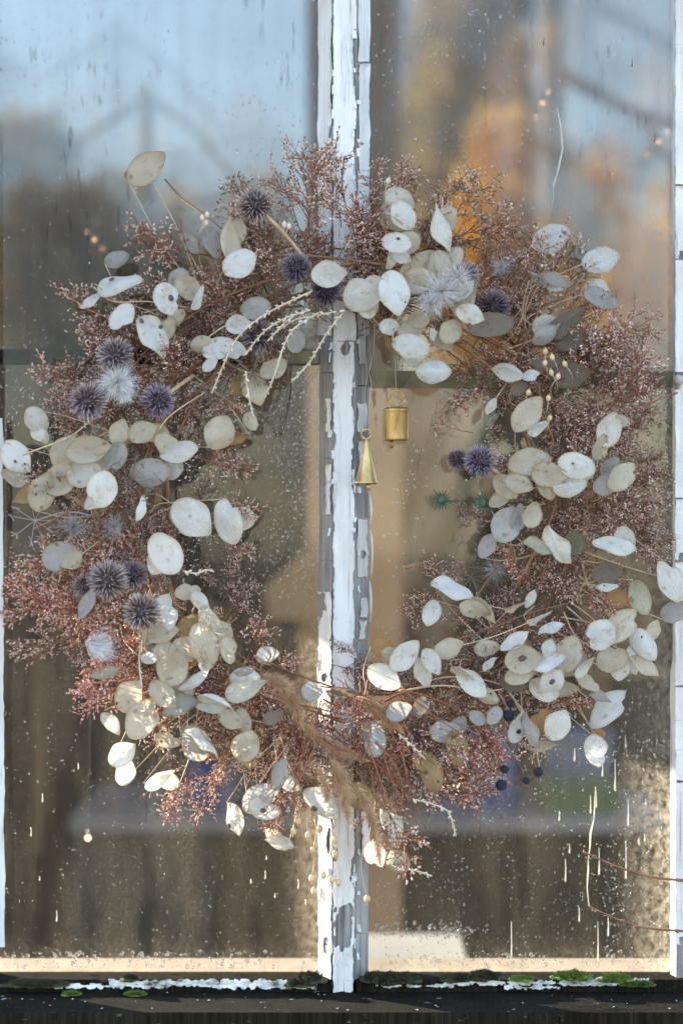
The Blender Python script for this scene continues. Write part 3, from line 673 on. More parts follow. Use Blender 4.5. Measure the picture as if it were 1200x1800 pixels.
for (px, p0, p1) in ((1098, 1292, 1316), (1080, 1335, 1390), (1058, 1342, 1365), (1047, 1388, 1420), (1037, 1398, 1430), (1103, 1404, 1452), (982, 1425, 1443), (1134, 1403, 1415), (1009, 1316, 1338), (1000, 1483, 1500),
                     (993, 1510, 1550), (1052, 1490, 1538), (1099, 1478, 1545), (1132, 1465, 1480), (1122, 1473, 1485), (898, 1620, 1690), (1050, 1620, 1690), (1068, 1610, 1645), (1017, 1595, 1620), (1010, 1252, 1262),
                     (524, 1545, 1562), (441, 1545, 1553), (483, 1570, 1578), (537, 1580, 1590), (466, 1530, 1545), (468, 1504, 1511), (138, 1343, 1352), (75, 1395, 1410), (55, 1455, 1470), (70, 1540, 1548), (100, 1600, 1620), (610-60, 1560, 1570), (954, 66, 80), (1110, 100, 118), (1150, 230, 250)):
    m.tube([P(px, p0, 0.003), P(px+0.4, (p0+p1)/2, 0.0028), P(px, p1-2, 0.0024), P(px, p1, 0.003)], [0.0002, 0.0004, 0.0009, 0.0005], 6)
pts = [(1046, 1383), (1043, 1440), (1037, 1465), (1036, 1490), (1033, 1510), (1033, 1530), (1031, 1560), (1034, 1590), (1042, 1600)]
m.tube([P(*p, 0.003) for p in pts], [0.0003, 0.0006, 0.0010, 0.0007, 0.0003, 0.0009, 0.0005, 0.0004, 0.0002], 6)
pts = [(978, 190), (985, 225), (988, 262), (980, 300), (972, 325), (970, 380)]
m.tube([P(*p, -0.0015) for p in pts], [0.0004, 0.0007, 0.0008, 0.0008, 0.0005, 0.0003], 6)
put('water_drips', m.mesh('water_drips', M['drip']), kind='stuff', label='pale runs of water streaking down the glass', cat='drips')

# ------------------------------------------------------------------ bare twigs poking in from the right
def bare_twig(pts, r, label, y0=-0.05, y1=-0.02, mat='vine'):
    n = len(pts); ps = [P(px, py, y0+(y1-y0)*i/(n-1)) for i, (px, py) in enumerate(pts)]
    ps = bez(ps, 22); m = MB(); m.tube(ps, [r*(0.55+0.45*i/(len(ps)-1)) for i in range(len(ps))], 6)
    for i in range(2, len(ps), 3): m.ball(ps[i]+Vector((rnd(-.001,.001), 0, rnd(-.001,.001))), r*1.45, 6, 4)
    put('bare_twig', m.mesh('bare_twig', M[mat]), label=label, cat='twig', group='bare twigs reaching in from the right')
bare_twig([(1024, 1497), (1075, 1520), (1130, 1538), (1170, 1545), (1260, 1552)], 0.0016, 'dark thin twig crossing the lower right pane, upper of two')
bare_twig([(1033, 1592), (1070, 1610), (1110, 1625), (1150, 1633), (1260, 1640)], 0.0014, 'dark thin twig crossing the lower right pane, lower of two')

# ------------------------------------------------------------------ the wreath
CX, CY, RR = 610, 878, 388
WC = P(CX, CY, -0.055)
wr = thing('dried_flower_wreath', WC, 'large round wreath of dried flowers and papery seed pods hanging on the window', 'wreath')
def ring(th, r, y): return P(CX+r*math.cos(th), CY-r*math.sin(th), y)
for i in range(46):     # bundle of vine stems the flowers are tied to
    t0 = 2*math.pi*i/46+rnd(-.1, .1); sp = rnd(0.8, 1.9); r0 = RR+rnd(-55, 55); y0 = -0.05+rnd(-0.028, 0.022); a1 = rnd(0, 6)
    pts = [ring(t0+sp*k/13, r0+22*math.sin(a1+k*0.4), y0+0.012*math.sin(a1+k*0.6)) for k in range(14)]
    m = MB(); rr = rnd(0.0009, 0.0021); m.tube(pts, [rr*(1-0.4*k/13) for k in range(14)], 5)
    put('vine_stem', m.mesh('vine_stem', M['vine']), wr)

# --- sprigs of fine small-flowered statice
def make_sprig(seed, wide=1.0, dens=1.0):
    random.seed(seed); m = MB()
    def floret(p, d):
        d = (d+Vector((rnd(-.5,.5), rnd(-.5,.5), rnd(-.5,.5)))).normalized(); a = d.orthogonal().normalized(); b = d.cross(a)
        l = rnd(0.0026, 0.0048); w = l*0.31; mi = 1 if random.random() < 0.5 else 2
        q = p+d*l*0.6
        m.add([p, q+a*w, q-a*w*0.5+b*w*0.87, q-a*w*0.5-b*w*0.87, p+d*l], [(0,2,1),(0,3,2),(0,1,3),(1,2,4),(2,3,4),(3,1,4)], mi)
    def grow(p, d, L, r, lvl):
        n = 4 if lvl == 0 else 3; pts = [p]; dd = d.copy(); nodes = []
        bend = Vector((rnd(-1,1), rnd(-1,1), rnd(-1,1)))*0.18
        for i in range(n):
            dd = (dd+bend+Vector((rnd(-1,1), rnd(-1,1), rnd(-1,1)))*0.10).normalized()
            pts.append(pts[-1]+dd*L/n); nodes.append((pts[-1], dd.copy()))
        m.tube(pts, [r*(1-0.55*i/n) for i in range(n+1)], 3, 0, False)
        if lvl == 2:
            for i in range(random.randint(4, 7)):
                k = rnd(0.25, 1.0)*n; j = min(int(k), n-1); q = pts[j].lerp(pts[j+1], k-j)
                floret(q, dd)
            return
        cnt = int((16 if lvl == 0 else rnd(5, 8))*dens)
        for i in range(cnt):
            k = (0.28+0.72*(i+random.random())/cnt)*n*0.999 if lvl == 0 else rnd(0.2, 1.0)*n*0.999
            j = int(k); q = pts[j].lerp(pts[j+1], k-j); ax = nodes[j][1]
            s_ = ax.orthogonal().normalized(); s_ = Quaternion(ax, rnd(0, 6.28)) @ s_
            ang = rnd(0.45, 0.95)*wide
            nd = (ax*math.cos(ang)+s_*math.sin(ang)).normalized()
            if lvl == 0: grow(q, nd, L*rnd(0.26, 0.46)*(1.15-0.5*k/n), r*0.6, 1)
            else: grow(q, nd, rnd(0.008, 0.018), r*0.62, 2)
    grow(Vector((0,0,0)), Vector((0,0,1)), 0.10, 0.0010, 0)
    return m.mesh('flower_sprig', [M['twig'], M['calyx'], M['petal']], False)
SPR = [make_sprig(100+i, 0.9+0.06*(i % 3), 1.0) for i in range(9)]
AIRY = [make_sprig(300+i, 0.8, 0.55) for i in range(4)]
random.seed(77)
TONE = {'m': (0.28, 0.13, 0.09), 'r': (0.46, 0.16, 0.08), 'p': (0.62, 0.27, 0.18), 'd': (0.16, 0.06, 0.045), 'b': (0.28, 0.17, 0.13)}
def sprig(px, py, ang, L, tone='m', y=None, airy=False, tilt=None):
    """a sprig whose base is at a photo position, pointing ang degrees counter-clockwise from right"""
    y = -0.055+rnd(-0.025, 0.03) if y is None else y
    a = R(ang); d = Vector((math.cos(a), rnd(-0.35, 0.22) if tilt is None else tilt, math.sin(a))).normalized()
    q = d.to_track_quat('Z', 'Y') @ Quaternion((0,0,1), rnd(0, 6.28))
    s_ = L*S/0.115
    c = TONE[tone]; c = tuple(x*rnd(0.75, 1.3) for x in c)
    put('flower_sprig', random.choice(AIRY if airy else SPR), wr, Matrix.LocRotScale(P(px, py, y), q, Vector((s_, s_, s_))), color=c)
# zones: ring angle from, to, count, radius lo/hi, turn from outward (mean, spread), length lo/hi, tone
ZONES = [
    (60, 125, 34, -60, 60, 0, 55, 95, 165, 'm'),      # top
    (66, 118, 10, 40, 100, 0, 25, 120, 190, 'm'),
    (125, 165, 26, -60, 60, 10, 60, 90, 150, 'd'),
    (140, 178, 12, 10, 70, 0, 35, 100, 150, 'm'),      # upper left edge
    (178, 205, 12, -60, 40, 0, 70, 70, 115, 'b'),
    (188, 222, 30, -40, 70, -8, 40, 120, 185, 'p'),    # pink lobe at lower left
    (222, 262, 30, -60, 60, 0, 60, 90, 150, 'r'),
    (238, 262, 8, 20, 90, 0, 30, 100, 140, 'r'),
    (262, 300, 30, -60, 50, 5, 60, 100, 170, 'm'),     # bottom
    (284, 312, 12, 10, 60, 0, 40, 110, 170, 'r'),
    (300, 345, 16, -50, 40, 0, 80, 80, 130, 'r'),
    (345, 375, 34, -60, 60, 0, 60, 100, 160, 'd'),     # right
    (350, 372, 8, 50, 100, 0, 35, 90, 130, 'd'),
    (15, 60, 36, -50, 70, 0, 55, 100, 170, 'm'),       # upper right
    (18, 50, 10, 40, 100, -5, 40, 110, 160, 'm'),
]
for (a0, a1, n, r0, r1, mean, sprd, l0, l1, tone) in ZONES:
    n = max(4, round(n*0.76))
    for i in range(n):
        th = a0+(a1-a0)*(i+random.random())/n; r = RR+rnd(r0, r1); tr = R(th)
        sprig(CX+r*math.cos(tr), CY-r*math.sin(tr), th+mean+random.gauss(0, sprd), rnd(l0, l1), tone if random.random() < .75 else 'm')
# the smallest sprigs, packed behind the others all round the ring: one joined part
fv = []; ff = []; fm = []; fb = 0
src = []
for me in SPR[:5]:
    co = np.empty(len(me.vertices)*3); me.vertices.foreach_get('co', co)
    src.append((co.reshape(-1, 3), [tuple(p.vertices) for p in me.polygons], [p.material_index for p in me.polygons]))
for i in range(250):
    th = 2*math.pi*(i+random.random())/250; r = RR+rnd(-110, 80); an = math.degrees(th)+random.gauss(0, 70); a = R(an)
    d = Vector((math.cos(a), rnd(-0.2, 0.25), math.sin(a))).normalized(); q = d.to_track_quat('Z', 'Y') @ Quaternion((0,0,1), rnd(0, 6.28)); s_ = rnd(65, 115)*S/0.115
    co, fs_, ms_ = random.choice(src); Mx = np.array(Matrix.LocRotScale(P(CX+r*math.cos(th), CY-r*math.sin(th), rnd(-0.07, -0.022)), q, Vector((s_, s_, s_))))
    fv.append(co @ Mx[:3,:3].T+Mx[:3,3]); ff += [tuple(fb+k for k in f) for f in fs_]; fm += ms_; fb += len(co)
me = bpy.data.meshes.new('filler_sprigs'); me.from_pydata(np.concatenate(fv).tolist(), [], ff)
for k in ('twig', 'calyx', 'petal'): me.materials.append(M[k])
me.polygons.foreach_set('material_index', fm); me.update()
put('filler_sprigs', me, wr, color=(0.14, 0.055, 0.04), kind='stuff')  # dark tint puts the shade of the ring's gaps into the colour
# inner edge wisps and single long sprays
for (px, py, an, L, to, ai) in ((560, 400, 110, 150, 'm', 1), (600, 400, 95, 140, 'm', 1), (650, 410, 80, 130, 'm', 0), (700, 400, 70, 120, 'm', 0), (780, 420, 75, 150, 'm', 0), (830, 440, 65, 150, 'm', 1),
        (880, 560, 60, 190, 'm', 1), (900, 620, 55, 220, 'd', 1), (930, 640, 40, 220, 'm', 1), (950, 660, 30, 180, 'd', 0), (540, 430, 120, 150, 'm', 1), (500, 420, 130, 110, 'm', 1), (340, 470, 145, 110, 'm', 1),
        (240, 600, 170, 160, 'm', 0), (200, 680, 180, 130, 'm', 0), (330, 800, -20, 120, 'r', 0), (350, 900, -10, 110, 'r', 0), (360, 960, -15, 90, 'r', 0), (340, 700, 0, 90, 'r', 0), (440, 1170, 70, 110, 'm', 0), (470, 1180, 40, 80, 'm', 0),
        (830, 760, 170, 90, 'r', 1), (820, 1080, 150, 120, 'm', 1), (780, 1120, 130, 100, 'm', 0), (850, 1000, 160, 90, 'd', 0), (640, 1290, -50, 240, 'r', 1), (680, 1310, -40, 230, 'r', 1), (700, 1290, -60, 250, 'r', 0), (720, 1330, -20, 180, 'r', 0), (650, 1340, -70, 200, 'r', 0),
        (760, 1380, -20, 130, 'r', 0), (400, 1330, -130, 130, 'r', 0), (360, 1330, -140, 120, 'r', 0), (300, 1340, -110, 110, 'p', 0), (140, 1060, 200, 150, 'p', 0), (160, 1100, 215, 150, 'p', 0), (170, 1080, 180, 170, 'p', 0), (200, 1140, 235, 130, 'p', 0), (190, 1000, 165, 150, 'p', 0),
        (1050, 900, 10, 150, 'd', 0), (1040, 860, 20, 160, 'd', 0), (1060, 940, -10, 130, 'd', 0), (1020, 680, 20, 130, 'd', 0), (980, 700, 30, 150, 'd', 0)):
    sprig(px, py, an, L, to, -0.06+rnd(-0.02, 0.02), bool(ai))

# --- papery seed pods (honesty)
def make_pod(seed, cup, fold, tip, wave, curl=0.0, notch=0.0):
    random.seed(seed); seg = 30; rho = [0.0, 0.35, 0.65, 0.88, 1.0]; m = MB(); vs = []
    def pt(rh, t):
        x = 0.5*math.cos(t); c = math.cos(t)
        y = 0.36*math.sin(t)*(1-tip*max(0, c)**2.2*0.55-0.10*max(0, -c)**3)*(1+0.035*math.sin(3*t+seed)+0.02*math.sin(7*t+2.1*seed))
        x = x*(1+tip*0.10*max(0, c)**6)
        if notch:
            da = math.atan2(math.sin(t-notch), math.cos(t-notch)); f_ = 1-0.30*math.exp(-(da/0.22)**2)-0.12*math.exp(-((da-0.4)/0.12)**2); x *= f_; y *= f_
        x *= rh; y *= rh; r2 = (x*x+y*y)*4
        z = cup*r2*0.25 + fold*abs(y)*0.8 + wave*0.06*math.sin(5*x+seed)*math.sin(6*y+1.3*seed)+curl*(x**2)*0.8*(1 if seed % 2 else -1)+0.02*math.sin(2*t+seed)*rh**2*wave
        return Vector((x, y, z))
    vs.append(pt(0, 0))
    for rh in rho[1:]:
        for j in range(seg): vs.append(pt(rh, 2*math.pi*j/seg))
    fs = [(0, 1+j, 1+(j+1) % seg) for j in range(seg)]
    for i in range(len(rho)-2):
        for j in range(seg):
            a = 1+i*seg; fs.append((a+j, a+seg+j, a+seg+(j+1) % seg, a+(j+1) % seg))
    m.add(vs, fs)
    rim = [pt(1.0, 2*math.pi*j/seg) for j in range(seg+1)]
    m.tube(rim, 0.0075, 4, 0, False)
    m.tube([pt(1.0, 0), pt(1.0, 0)+Vector((0.05, 0.004, 0.01))], [0.008, 0.003], 4)
    return m.mesh('seed_pod', M['pod'])
FLAT = [make_pod(i, rc, 0.0, tp, wv) for i, (rc, tp, wv) in enumerate(((0.15, 0.35, 1), (-0.2, 0.2, 1.2), (0.3, 0.6, 0.8), (-0.1, 0.5, 1.5), (0.25, 0.1, 1.0), (-0.3, 0.8, 0.8), (0.55, 0.3, 1.6), (-0.5, 0.4, 1.8)))] + [make_pod(40+i, c_, 0.05, tp, 1.4, 0.1, nt) for i, (c_, tp, nt) in enumerate(((0.35, 0.4, 1.1), (-0.3, 0.6, -0.7), (0.2, 0.3, 2.4)))]
CURLY = [make_pod(20+i, rc, fd, tp, wv, cl) for i, (rc, fd, tp, wv, cl) in enumerate(((0.6, 0.35, 0.7, 1.5, 0.4), (-0.6, -0.4, 0.5, 1.5, 0.5), (0.4, 0.55, 0.9, 1, -0.5), (-0.4, 0.3, 0.8, 2, 0.9)))]
random.seed(9)
PC = {'W': (0.95, 0.95, 0.945), 'I': (0.94, 0.91, 0.85), 'C': (0.77, 0.68, 0.55), 'T': (0.52, 0.36, 0.19), 'G': (0.58, 0.555, 0.54), 'O': (0.56, 0.32, 0.14),
      'B': (0.30, 0.245, 0.20), 'N': (0.62, 0.59, 0.46), 'E': (0.24, 0.23, 0.15)}
# cx, cy, length, width, angle of the tip, colour, depth nudge in mm (+ = nearer the camera)
PODS = """
257 295 78 50 40 C 0;207 495 80 46 5 W 14;157 524 46 17 35 W 12;293 525 57 46 -70 W 16;215 557 54 40 -130 W 18;333 505 56 40 -45 C 2;345 522 46 14 60 W 10;268 590 86 50 -72 I 14
335 425 48 24 -50 G -8;395 428 76 38 82 C 4;372 402 60 45 30 G -14;420 462 62 52 30 W 14;415 410 50 40 70 C -2;573 484 62 48 8 I 14;640 514 78 62 35 I 14;693 511 80 56 -80 W 22
702 352 58 42 -30 I 6;708 378 56 42 -60 I 10;697 427 54 36 -10 W 18;718 425 42 40 20 C 4;683 452 42 20 75 C 8;705 450 34 28 -30 I 8;765 395 56 20 -75 I 4;785 400 86 12 86 I 12
745 468 60 50 60 C -2;735 492 56 46 20 C 2;722 478 50 44 80 C -6;792 452 52 40 40 C 0;770 470 60 44 90 C 3;816 520 52 28 42 I 10;825 552 50 36 -20 I 14;862 572 82 44 15 B 10
418 570 42 34 10 W 12;450 542 56 40 10 G -6;412 615 46 32 -20 W 10;355 605 42 30 10 C 2;385 612 60 40 20 W 6;370 640 34 22 40 W 12;520 600 40 36 80 G 0;480 650 50 36 30 C -8;447 680 62 46 -70 C -14
685 575 38 30 -10 W 6;720 580 46 36 20 C 4;722 607 66 46 -15 I 16;759 651 62 44 -5 W 18;692 602 46 32 -60 T -4;762 588 24 12 80 I 12;792 582 46 40 60 C 6;735 562 40 30 0 C 2;775 600 50 30 -30 C -4
966 420 72 50 25 W 4;1056 457 68 46 12 W 6;1032 442 50 34 10 G -6;967 489 76 15 6 G 6;1055 525 64 32 -15 G -2;990 562 78 36 30 B -6;958 590 50 26 35 G -2;1005 600 60 30 10 B -8
895 650 54 28 172 W 14;932 660 32 18 15 W 12;865 716 34 15 50 I 8;927 730 72 40 52 C 14;944 750 42 20 25 W 16;1070 755 62 44 80 I 12;1053 785 46 30 80 C 4;1013 818 66 46 -15 I 18
930 812 74 50 10 C 8;965 832 62 46 0 C 12;910 850 50 34 -20 C 14;898 852 32 18 150 W 16;1093 838 62 42 50 C 14;1065 852 48 36 20 G 8;1000 852 60 40 10 I 12;1072 822 44 34 60 G 0;912 683 32 27 20 B 6;960 632 54 24 10 B -4;1000 660 74 38 8 B -2
65 738 50 40 -50 I 4;28 803 66 50 -50 W 10;26 842 52 26 -22 C 4;75 865 70 50 68 C 14;108 842 66 54 40 C 8;115 795 62 50 60 C 2;157 792 76 50 10 C 4;180 860 64 54 80 I 18
148 832 60 48 20 I 8;205 802 52 42 60 G 4;262 832 76 50 10 G 4;313 792 68 40 5 I 12;305 822 44 36 70 G 4;387 760 62 54 60 C -2;243 893 44 18 75 I 16;337 910 80 64 -42 I 18;402 916 80 52 -76 I 12;291 973 80 58 -55 I 18
105 978 62 52 20 G 14;283 1084 78 60 70 I 6;283 1112 60 40 10 C 2;160 1066 54 26 80 G 6;187 1190 50 20 25 C 10;262 1157 28 22 0 I 10;305 1170 66 56 70 C 12;360 1135 82 54 -70 C 14;225 1225 62 54 50 C 14;286 1220 58 40 -45 C 16
250 1263 78 58 62 C 20;196 1270 48 30 -60 I 16;322 1249 72 32 5 G 14;370 1251 52 22 15 I 18;343 1300 66 42 -35 G 8;354 1306 70 11 -45 I 16;348 1206 62 13 28 I 16;382 1222 64 15 -5 I 18
295 1302 46 28 -20 C 8;218 1326 54 42 35 W 12;221 1358 46 36 68 I 14;276 1362 58 27 32 I 12;325 1142 60 46 20 C 6;382 1092 82 28 -50 C 4;352 1056 38 26 -40 I 8;402 1142 48 30 -80 C 14;340 1100 56 44 10 T 0;312 1210 60 46 -20 C 6;290 1150 50 44 90 C 2
432 1210 76 40 32 I 16;428 1180 34 15 20 G 10;470 1152 40 30 10 G 2;548 1215 36 34 0 G 10;606 1208 60 22 10 B 12;674 1190 64 44 -30 I 18;710 1153 66 42 46 I 20;757 1163 50 30 -62 I 18
670 1137 38 34 0 O 4;788 1140 54 36 20 C 8;758 1077 46 34 -110 W 14;795 1038 78 32 -20 W 14;890 922 66 54 60 G 2;935 905 46 36 80 C 4;980 957 74 34 -64 I 20;948 962 58 25 -18 N 14
1006 956 42 40 60 E 10;1078 958 74 38 -20 I 14;1065 1005 52 40 10 B 4;1066 1027 38 11 5 I 8;1122 1048 62 40 -70 N 6;1177 1021 76 42 -70 I 12;1186 1075 54 40 30 G 6;1091 1100 78 48 55 C 12
1055 1116 56 52 60 W 16;1131 1132 64 40 -55 W 16;1075 1158 56 48 20 C 8;1127 1174 60 22 -36 C 12;1148 1108 40 26 60 C 0;1085 1052 46 36 10 O 0;968 1109 48 14 20 W 14;908 1134 56 22 20 W 16
965 1140 34 28 60 I 16;998 1150 66 50 70 C 10;962 1165 62 34 20 W 18;915 1160 64 52 10 C 14;912 1186 52 36 20 C 16;1021 1168 46 20 60 I 16;970 1199 50 40 50 I 18;992 1210 48 26 10 C 8;1032 1200 46 26 -40 C 8
835 1073 58 32 -22 C 12;905 1062 42 12 40 C 14;936 1055 34 14 56 I 16;945 1082 46 12 20 I 16;828 1200 64 32 -50 I 16;815 1176 44 14 -15 C 14;860 1168 32 12 30 I 14;856 1226 40 28 -20 C 12;838 1262 34 24 -40 G 10;868 1258 36 26 50 G 10
1066 1246 84 42 48 W 16;1052 1230 40 12 -10 G 12;1050 1290 26 24 0 O 6;1047 1318 58 42 -82 W 14;979 1275 56 46 60 I 16;933 1282 64 22 -60 G 12;951 1268 46 40 60 O 4;955 1310 48 26 18 C 10
660 1306 50 38 80 G 6;757 1360 68 42 -78 T 16;742 1338 48 30 -60 T 10;803 1315 62 38 -78 T 12;491 1362 58 30 68 G 10;455 1402 68 46 40 G 6;463 1420 58 42 -20 I 10;561 1415 74 44 -35 I 16
408 1439 58 24 -70 I 10;490 1485 52 18 -30 I 6;680 1457 72 28 -72 I 10;658 1502 48 40 -60 I 12;700 1516 48 42 -60 N 14;432 1312 58 50 70 C 10;782 1285 54 40 10 G 6;633 1402 60 44 -60 T 8;598 1360 50 32 -70 T 4
205 455 44 30 20 G -6;310 560 40 26 50 C -2;440 740 36 24 -60 C -10;250 760 52 40 20 C -2;210 760 46 36 70 C 0;330 1040 44 30 10 C 0;880 880 44 26 30 C 0;855 960 46 30 60 G -6;700 1250 46 34 20 G 6;740 1240 40 28 60 B 6;855 1140 44 30 10 C 2;900 1200 50 34 -20 B 4;480 1260 40 26 30 B 2;405 1265 50 34 -30 C 6
"""
SEEDS = "197 490 10;286 511 11;301 524 11;325 497 11;252 563 10;276 571 9;28 811 6;45 815 5;64 868 5;66 890 5;1065 768 6;345 1247 11;917 1157 13;969 1198 10;461 1424 11;553 1421 11;403 1450 9;1006 815 5;204 1236 6;545 491 4;636 515 3;711 533 4;1060 1030 3;748 1357 6;770 1372 5;700 420 7;1127 1120 4;938 1315 6;890 1190 5;865 1210 5"
pods = []
ROWS = PODS.strip().replace('\n', ';').split(';')
for row in list(ROWS):      # partner pods half hidden behind the larger ones
    q = row.split()
    if q[5] in 'CIG' and float(q[2]) > 48 and random.random() < 0.62:
        f = rnd(0, 6.28); ROWS.append(f"{float(q[0])+22*math.cos(f):.0f} {float(q[1])+18*math.sin(f):.0f} {rnd(40, 58):.0f} {rnd(22, 42):.0f} {rnd(-180, 180):.0f} {random.choice('CCIGT' if q[5] == 'C' else 'CIGI')} {float(q[6])-9:.0f}")
for row in ROWS:
    cx, cy_, L, w, an, c, dz = row.split(); cx, cy_, L, w, an, dz = map(float, (cx, cy_, L, w, an, dz))
    d = abs(math.hypot(cx-CX, cy_-CY)-RR)
    y = -0.070-0.036*max(0, 1-(d/190)**2)-dz*0.0011+rnd(-0.003, 0.003)
    if d > 190: y = -0.062-dz*0.0009
    ratio = w/L; Wr = max(w, 0.64*L); curly = ratio < 0.5
    tilt = math.acos(min(1, w/Wr))*random.choice((-1, 1)) + (rnd(-0.3, 0.3) if not curly else rnd(-0.08, 0.08))
    yaw = rnd(-0.35, 0.35); k = (y-YC)/D
    a = R(an); Rm = Matrix(((math.cos(a), -math.sin(a), 0), (0, 0, -1), (math.sin(a), math.cos(a), 0))).to_4x4()
    mw = Matrix.Translation(P(cx, cy_, y)) @ Rm @ Matrix.Rotation(tilt, 4, 'X') @ Matrix.Rotation(yaw, 4, 'Y') @ Matrix.Diagonal((L*S*k*1.02, Wr*S*k/0.72, L*S*k, 1))
    vv = rnd(0.9, 1.06); col = tuple(min(0.96, x*vv) for x in PC[c])
    o = put('seed_pod', random.choice(CURLY if curly or random.random() < 0.25 else FLAT), wr, mw, color=col)
    pods.append((cx, cy_, L, w, an, o, mw, y, Wr, c))
    if c == 'O': o['label'] = 'thin orange seed disc'
    if c == 'E': o['label'] = 'round grey green pod'
    # stalk from the blunt end back into the ring
    bx, by = cx-0.5*L*math.cos(a), cy_+0.5*L*math.sin(a)
    th = math.atan2(CY-by, bx-CX); rb = math.hypot(bx-CX, by-CY)
    tgt = RR+(40 if rb > RR else -40) if abs(rb-RR) > 70 else rb
    th2 = th+rnd(-0.16, 0.16)
    if abs(rb-RR) > 55 or random.random() < 0.4:
        e = ring(th2, tgt, -0.06); b0 = P(bx, by, y)
        mid = b0.lerp(e, 0.5)+Vector((-math.cos(a)*0.006, 0.004, -math.sin(a)*0.006))
        m = MB(); m.tube(bez([b0, mid, e], 10), [0.0005+0.00004*i for i in range(11)], 4)
        put('stalk', m.mesh('stalk', M['stalk']), o)
for s_ in SEEDS.split(';'):
    x, yy, d_ = map(float, s_.split()); best = min(pods, key=lambda q: math.hypot(q[0]-x, q[1]-yy)-q[7]*-60)
    cx, cy_, L, w, an, o, mw, y, Wr, c = best; a = R(an); dx, dy = x-cx, cy_-yy
    lx = (dx*math.cos(a)+dy*math.sin(a))/L; ly = (-dx*math.sin(a)+dy*math.cos(a))/w*0.72
    lx = max(-0.38, min(0.38, lx)); ly = max(-0.24, min(0.24, ly))
    m = MB(); m.ball((0,0,0), (d_*S*0.55, d_*S*0.42, 0.0009), 8, 4)
    loc = mw @ Vector((lx, ly, 0.03)); q = mw.to_quaternion()
    put('seed', m.mesh('seed', M['seed']), o, Matrix.LocRotScale(loc+Vector((0, -0.0012, 0)), q, Vector((1,1,1))))

# --- globe thistles
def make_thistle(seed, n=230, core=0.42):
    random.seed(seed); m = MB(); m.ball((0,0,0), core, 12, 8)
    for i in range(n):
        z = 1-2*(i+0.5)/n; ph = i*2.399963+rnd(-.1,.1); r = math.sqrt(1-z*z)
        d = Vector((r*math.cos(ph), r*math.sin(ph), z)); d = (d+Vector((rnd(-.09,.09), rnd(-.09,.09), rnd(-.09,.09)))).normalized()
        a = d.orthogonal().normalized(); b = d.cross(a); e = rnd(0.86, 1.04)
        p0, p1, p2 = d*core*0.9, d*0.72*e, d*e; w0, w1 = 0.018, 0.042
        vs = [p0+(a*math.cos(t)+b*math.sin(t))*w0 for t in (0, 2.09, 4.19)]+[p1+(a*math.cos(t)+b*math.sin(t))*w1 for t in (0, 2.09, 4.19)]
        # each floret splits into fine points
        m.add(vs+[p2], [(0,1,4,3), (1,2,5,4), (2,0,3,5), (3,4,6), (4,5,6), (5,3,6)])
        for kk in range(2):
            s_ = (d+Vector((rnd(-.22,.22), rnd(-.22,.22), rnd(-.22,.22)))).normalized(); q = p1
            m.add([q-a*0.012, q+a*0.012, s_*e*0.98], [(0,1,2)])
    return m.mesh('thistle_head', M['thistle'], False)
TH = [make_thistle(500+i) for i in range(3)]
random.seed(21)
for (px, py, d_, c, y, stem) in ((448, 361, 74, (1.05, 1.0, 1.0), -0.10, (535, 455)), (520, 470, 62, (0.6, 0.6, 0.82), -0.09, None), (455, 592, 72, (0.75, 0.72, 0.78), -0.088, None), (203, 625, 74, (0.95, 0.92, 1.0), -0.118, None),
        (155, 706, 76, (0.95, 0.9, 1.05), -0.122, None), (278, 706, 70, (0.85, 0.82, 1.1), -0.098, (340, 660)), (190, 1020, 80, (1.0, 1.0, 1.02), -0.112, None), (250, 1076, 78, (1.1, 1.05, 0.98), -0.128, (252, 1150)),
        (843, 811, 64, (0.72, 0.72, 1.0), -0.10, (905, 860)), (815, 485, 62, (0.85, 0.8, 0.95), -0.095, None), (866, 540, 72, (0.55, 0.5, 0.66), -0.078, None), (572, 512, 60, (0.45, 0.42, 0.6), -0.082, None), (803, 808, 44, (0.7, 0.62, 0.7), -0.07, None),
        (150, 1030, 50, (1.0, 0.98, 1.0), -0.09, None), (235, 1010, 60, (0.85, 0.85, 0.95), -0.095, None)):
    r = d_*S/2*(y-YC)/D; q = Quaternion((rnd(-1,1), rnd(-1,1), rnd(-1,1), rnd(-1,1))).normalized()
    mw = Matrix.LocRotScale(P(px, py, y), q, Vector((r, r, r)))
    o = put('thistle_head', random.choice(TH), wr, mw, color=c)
    if stem:
        m = MB(); m.tube(bez([P(px, py, y), P((px+stem[0])/2+3, (py+stem[1])/2-3, y+0.008), P(*stem, y+0.03)], 8), 0.0022, 6)
        put('stem', m.mesh('stem', M['stalk']), o)
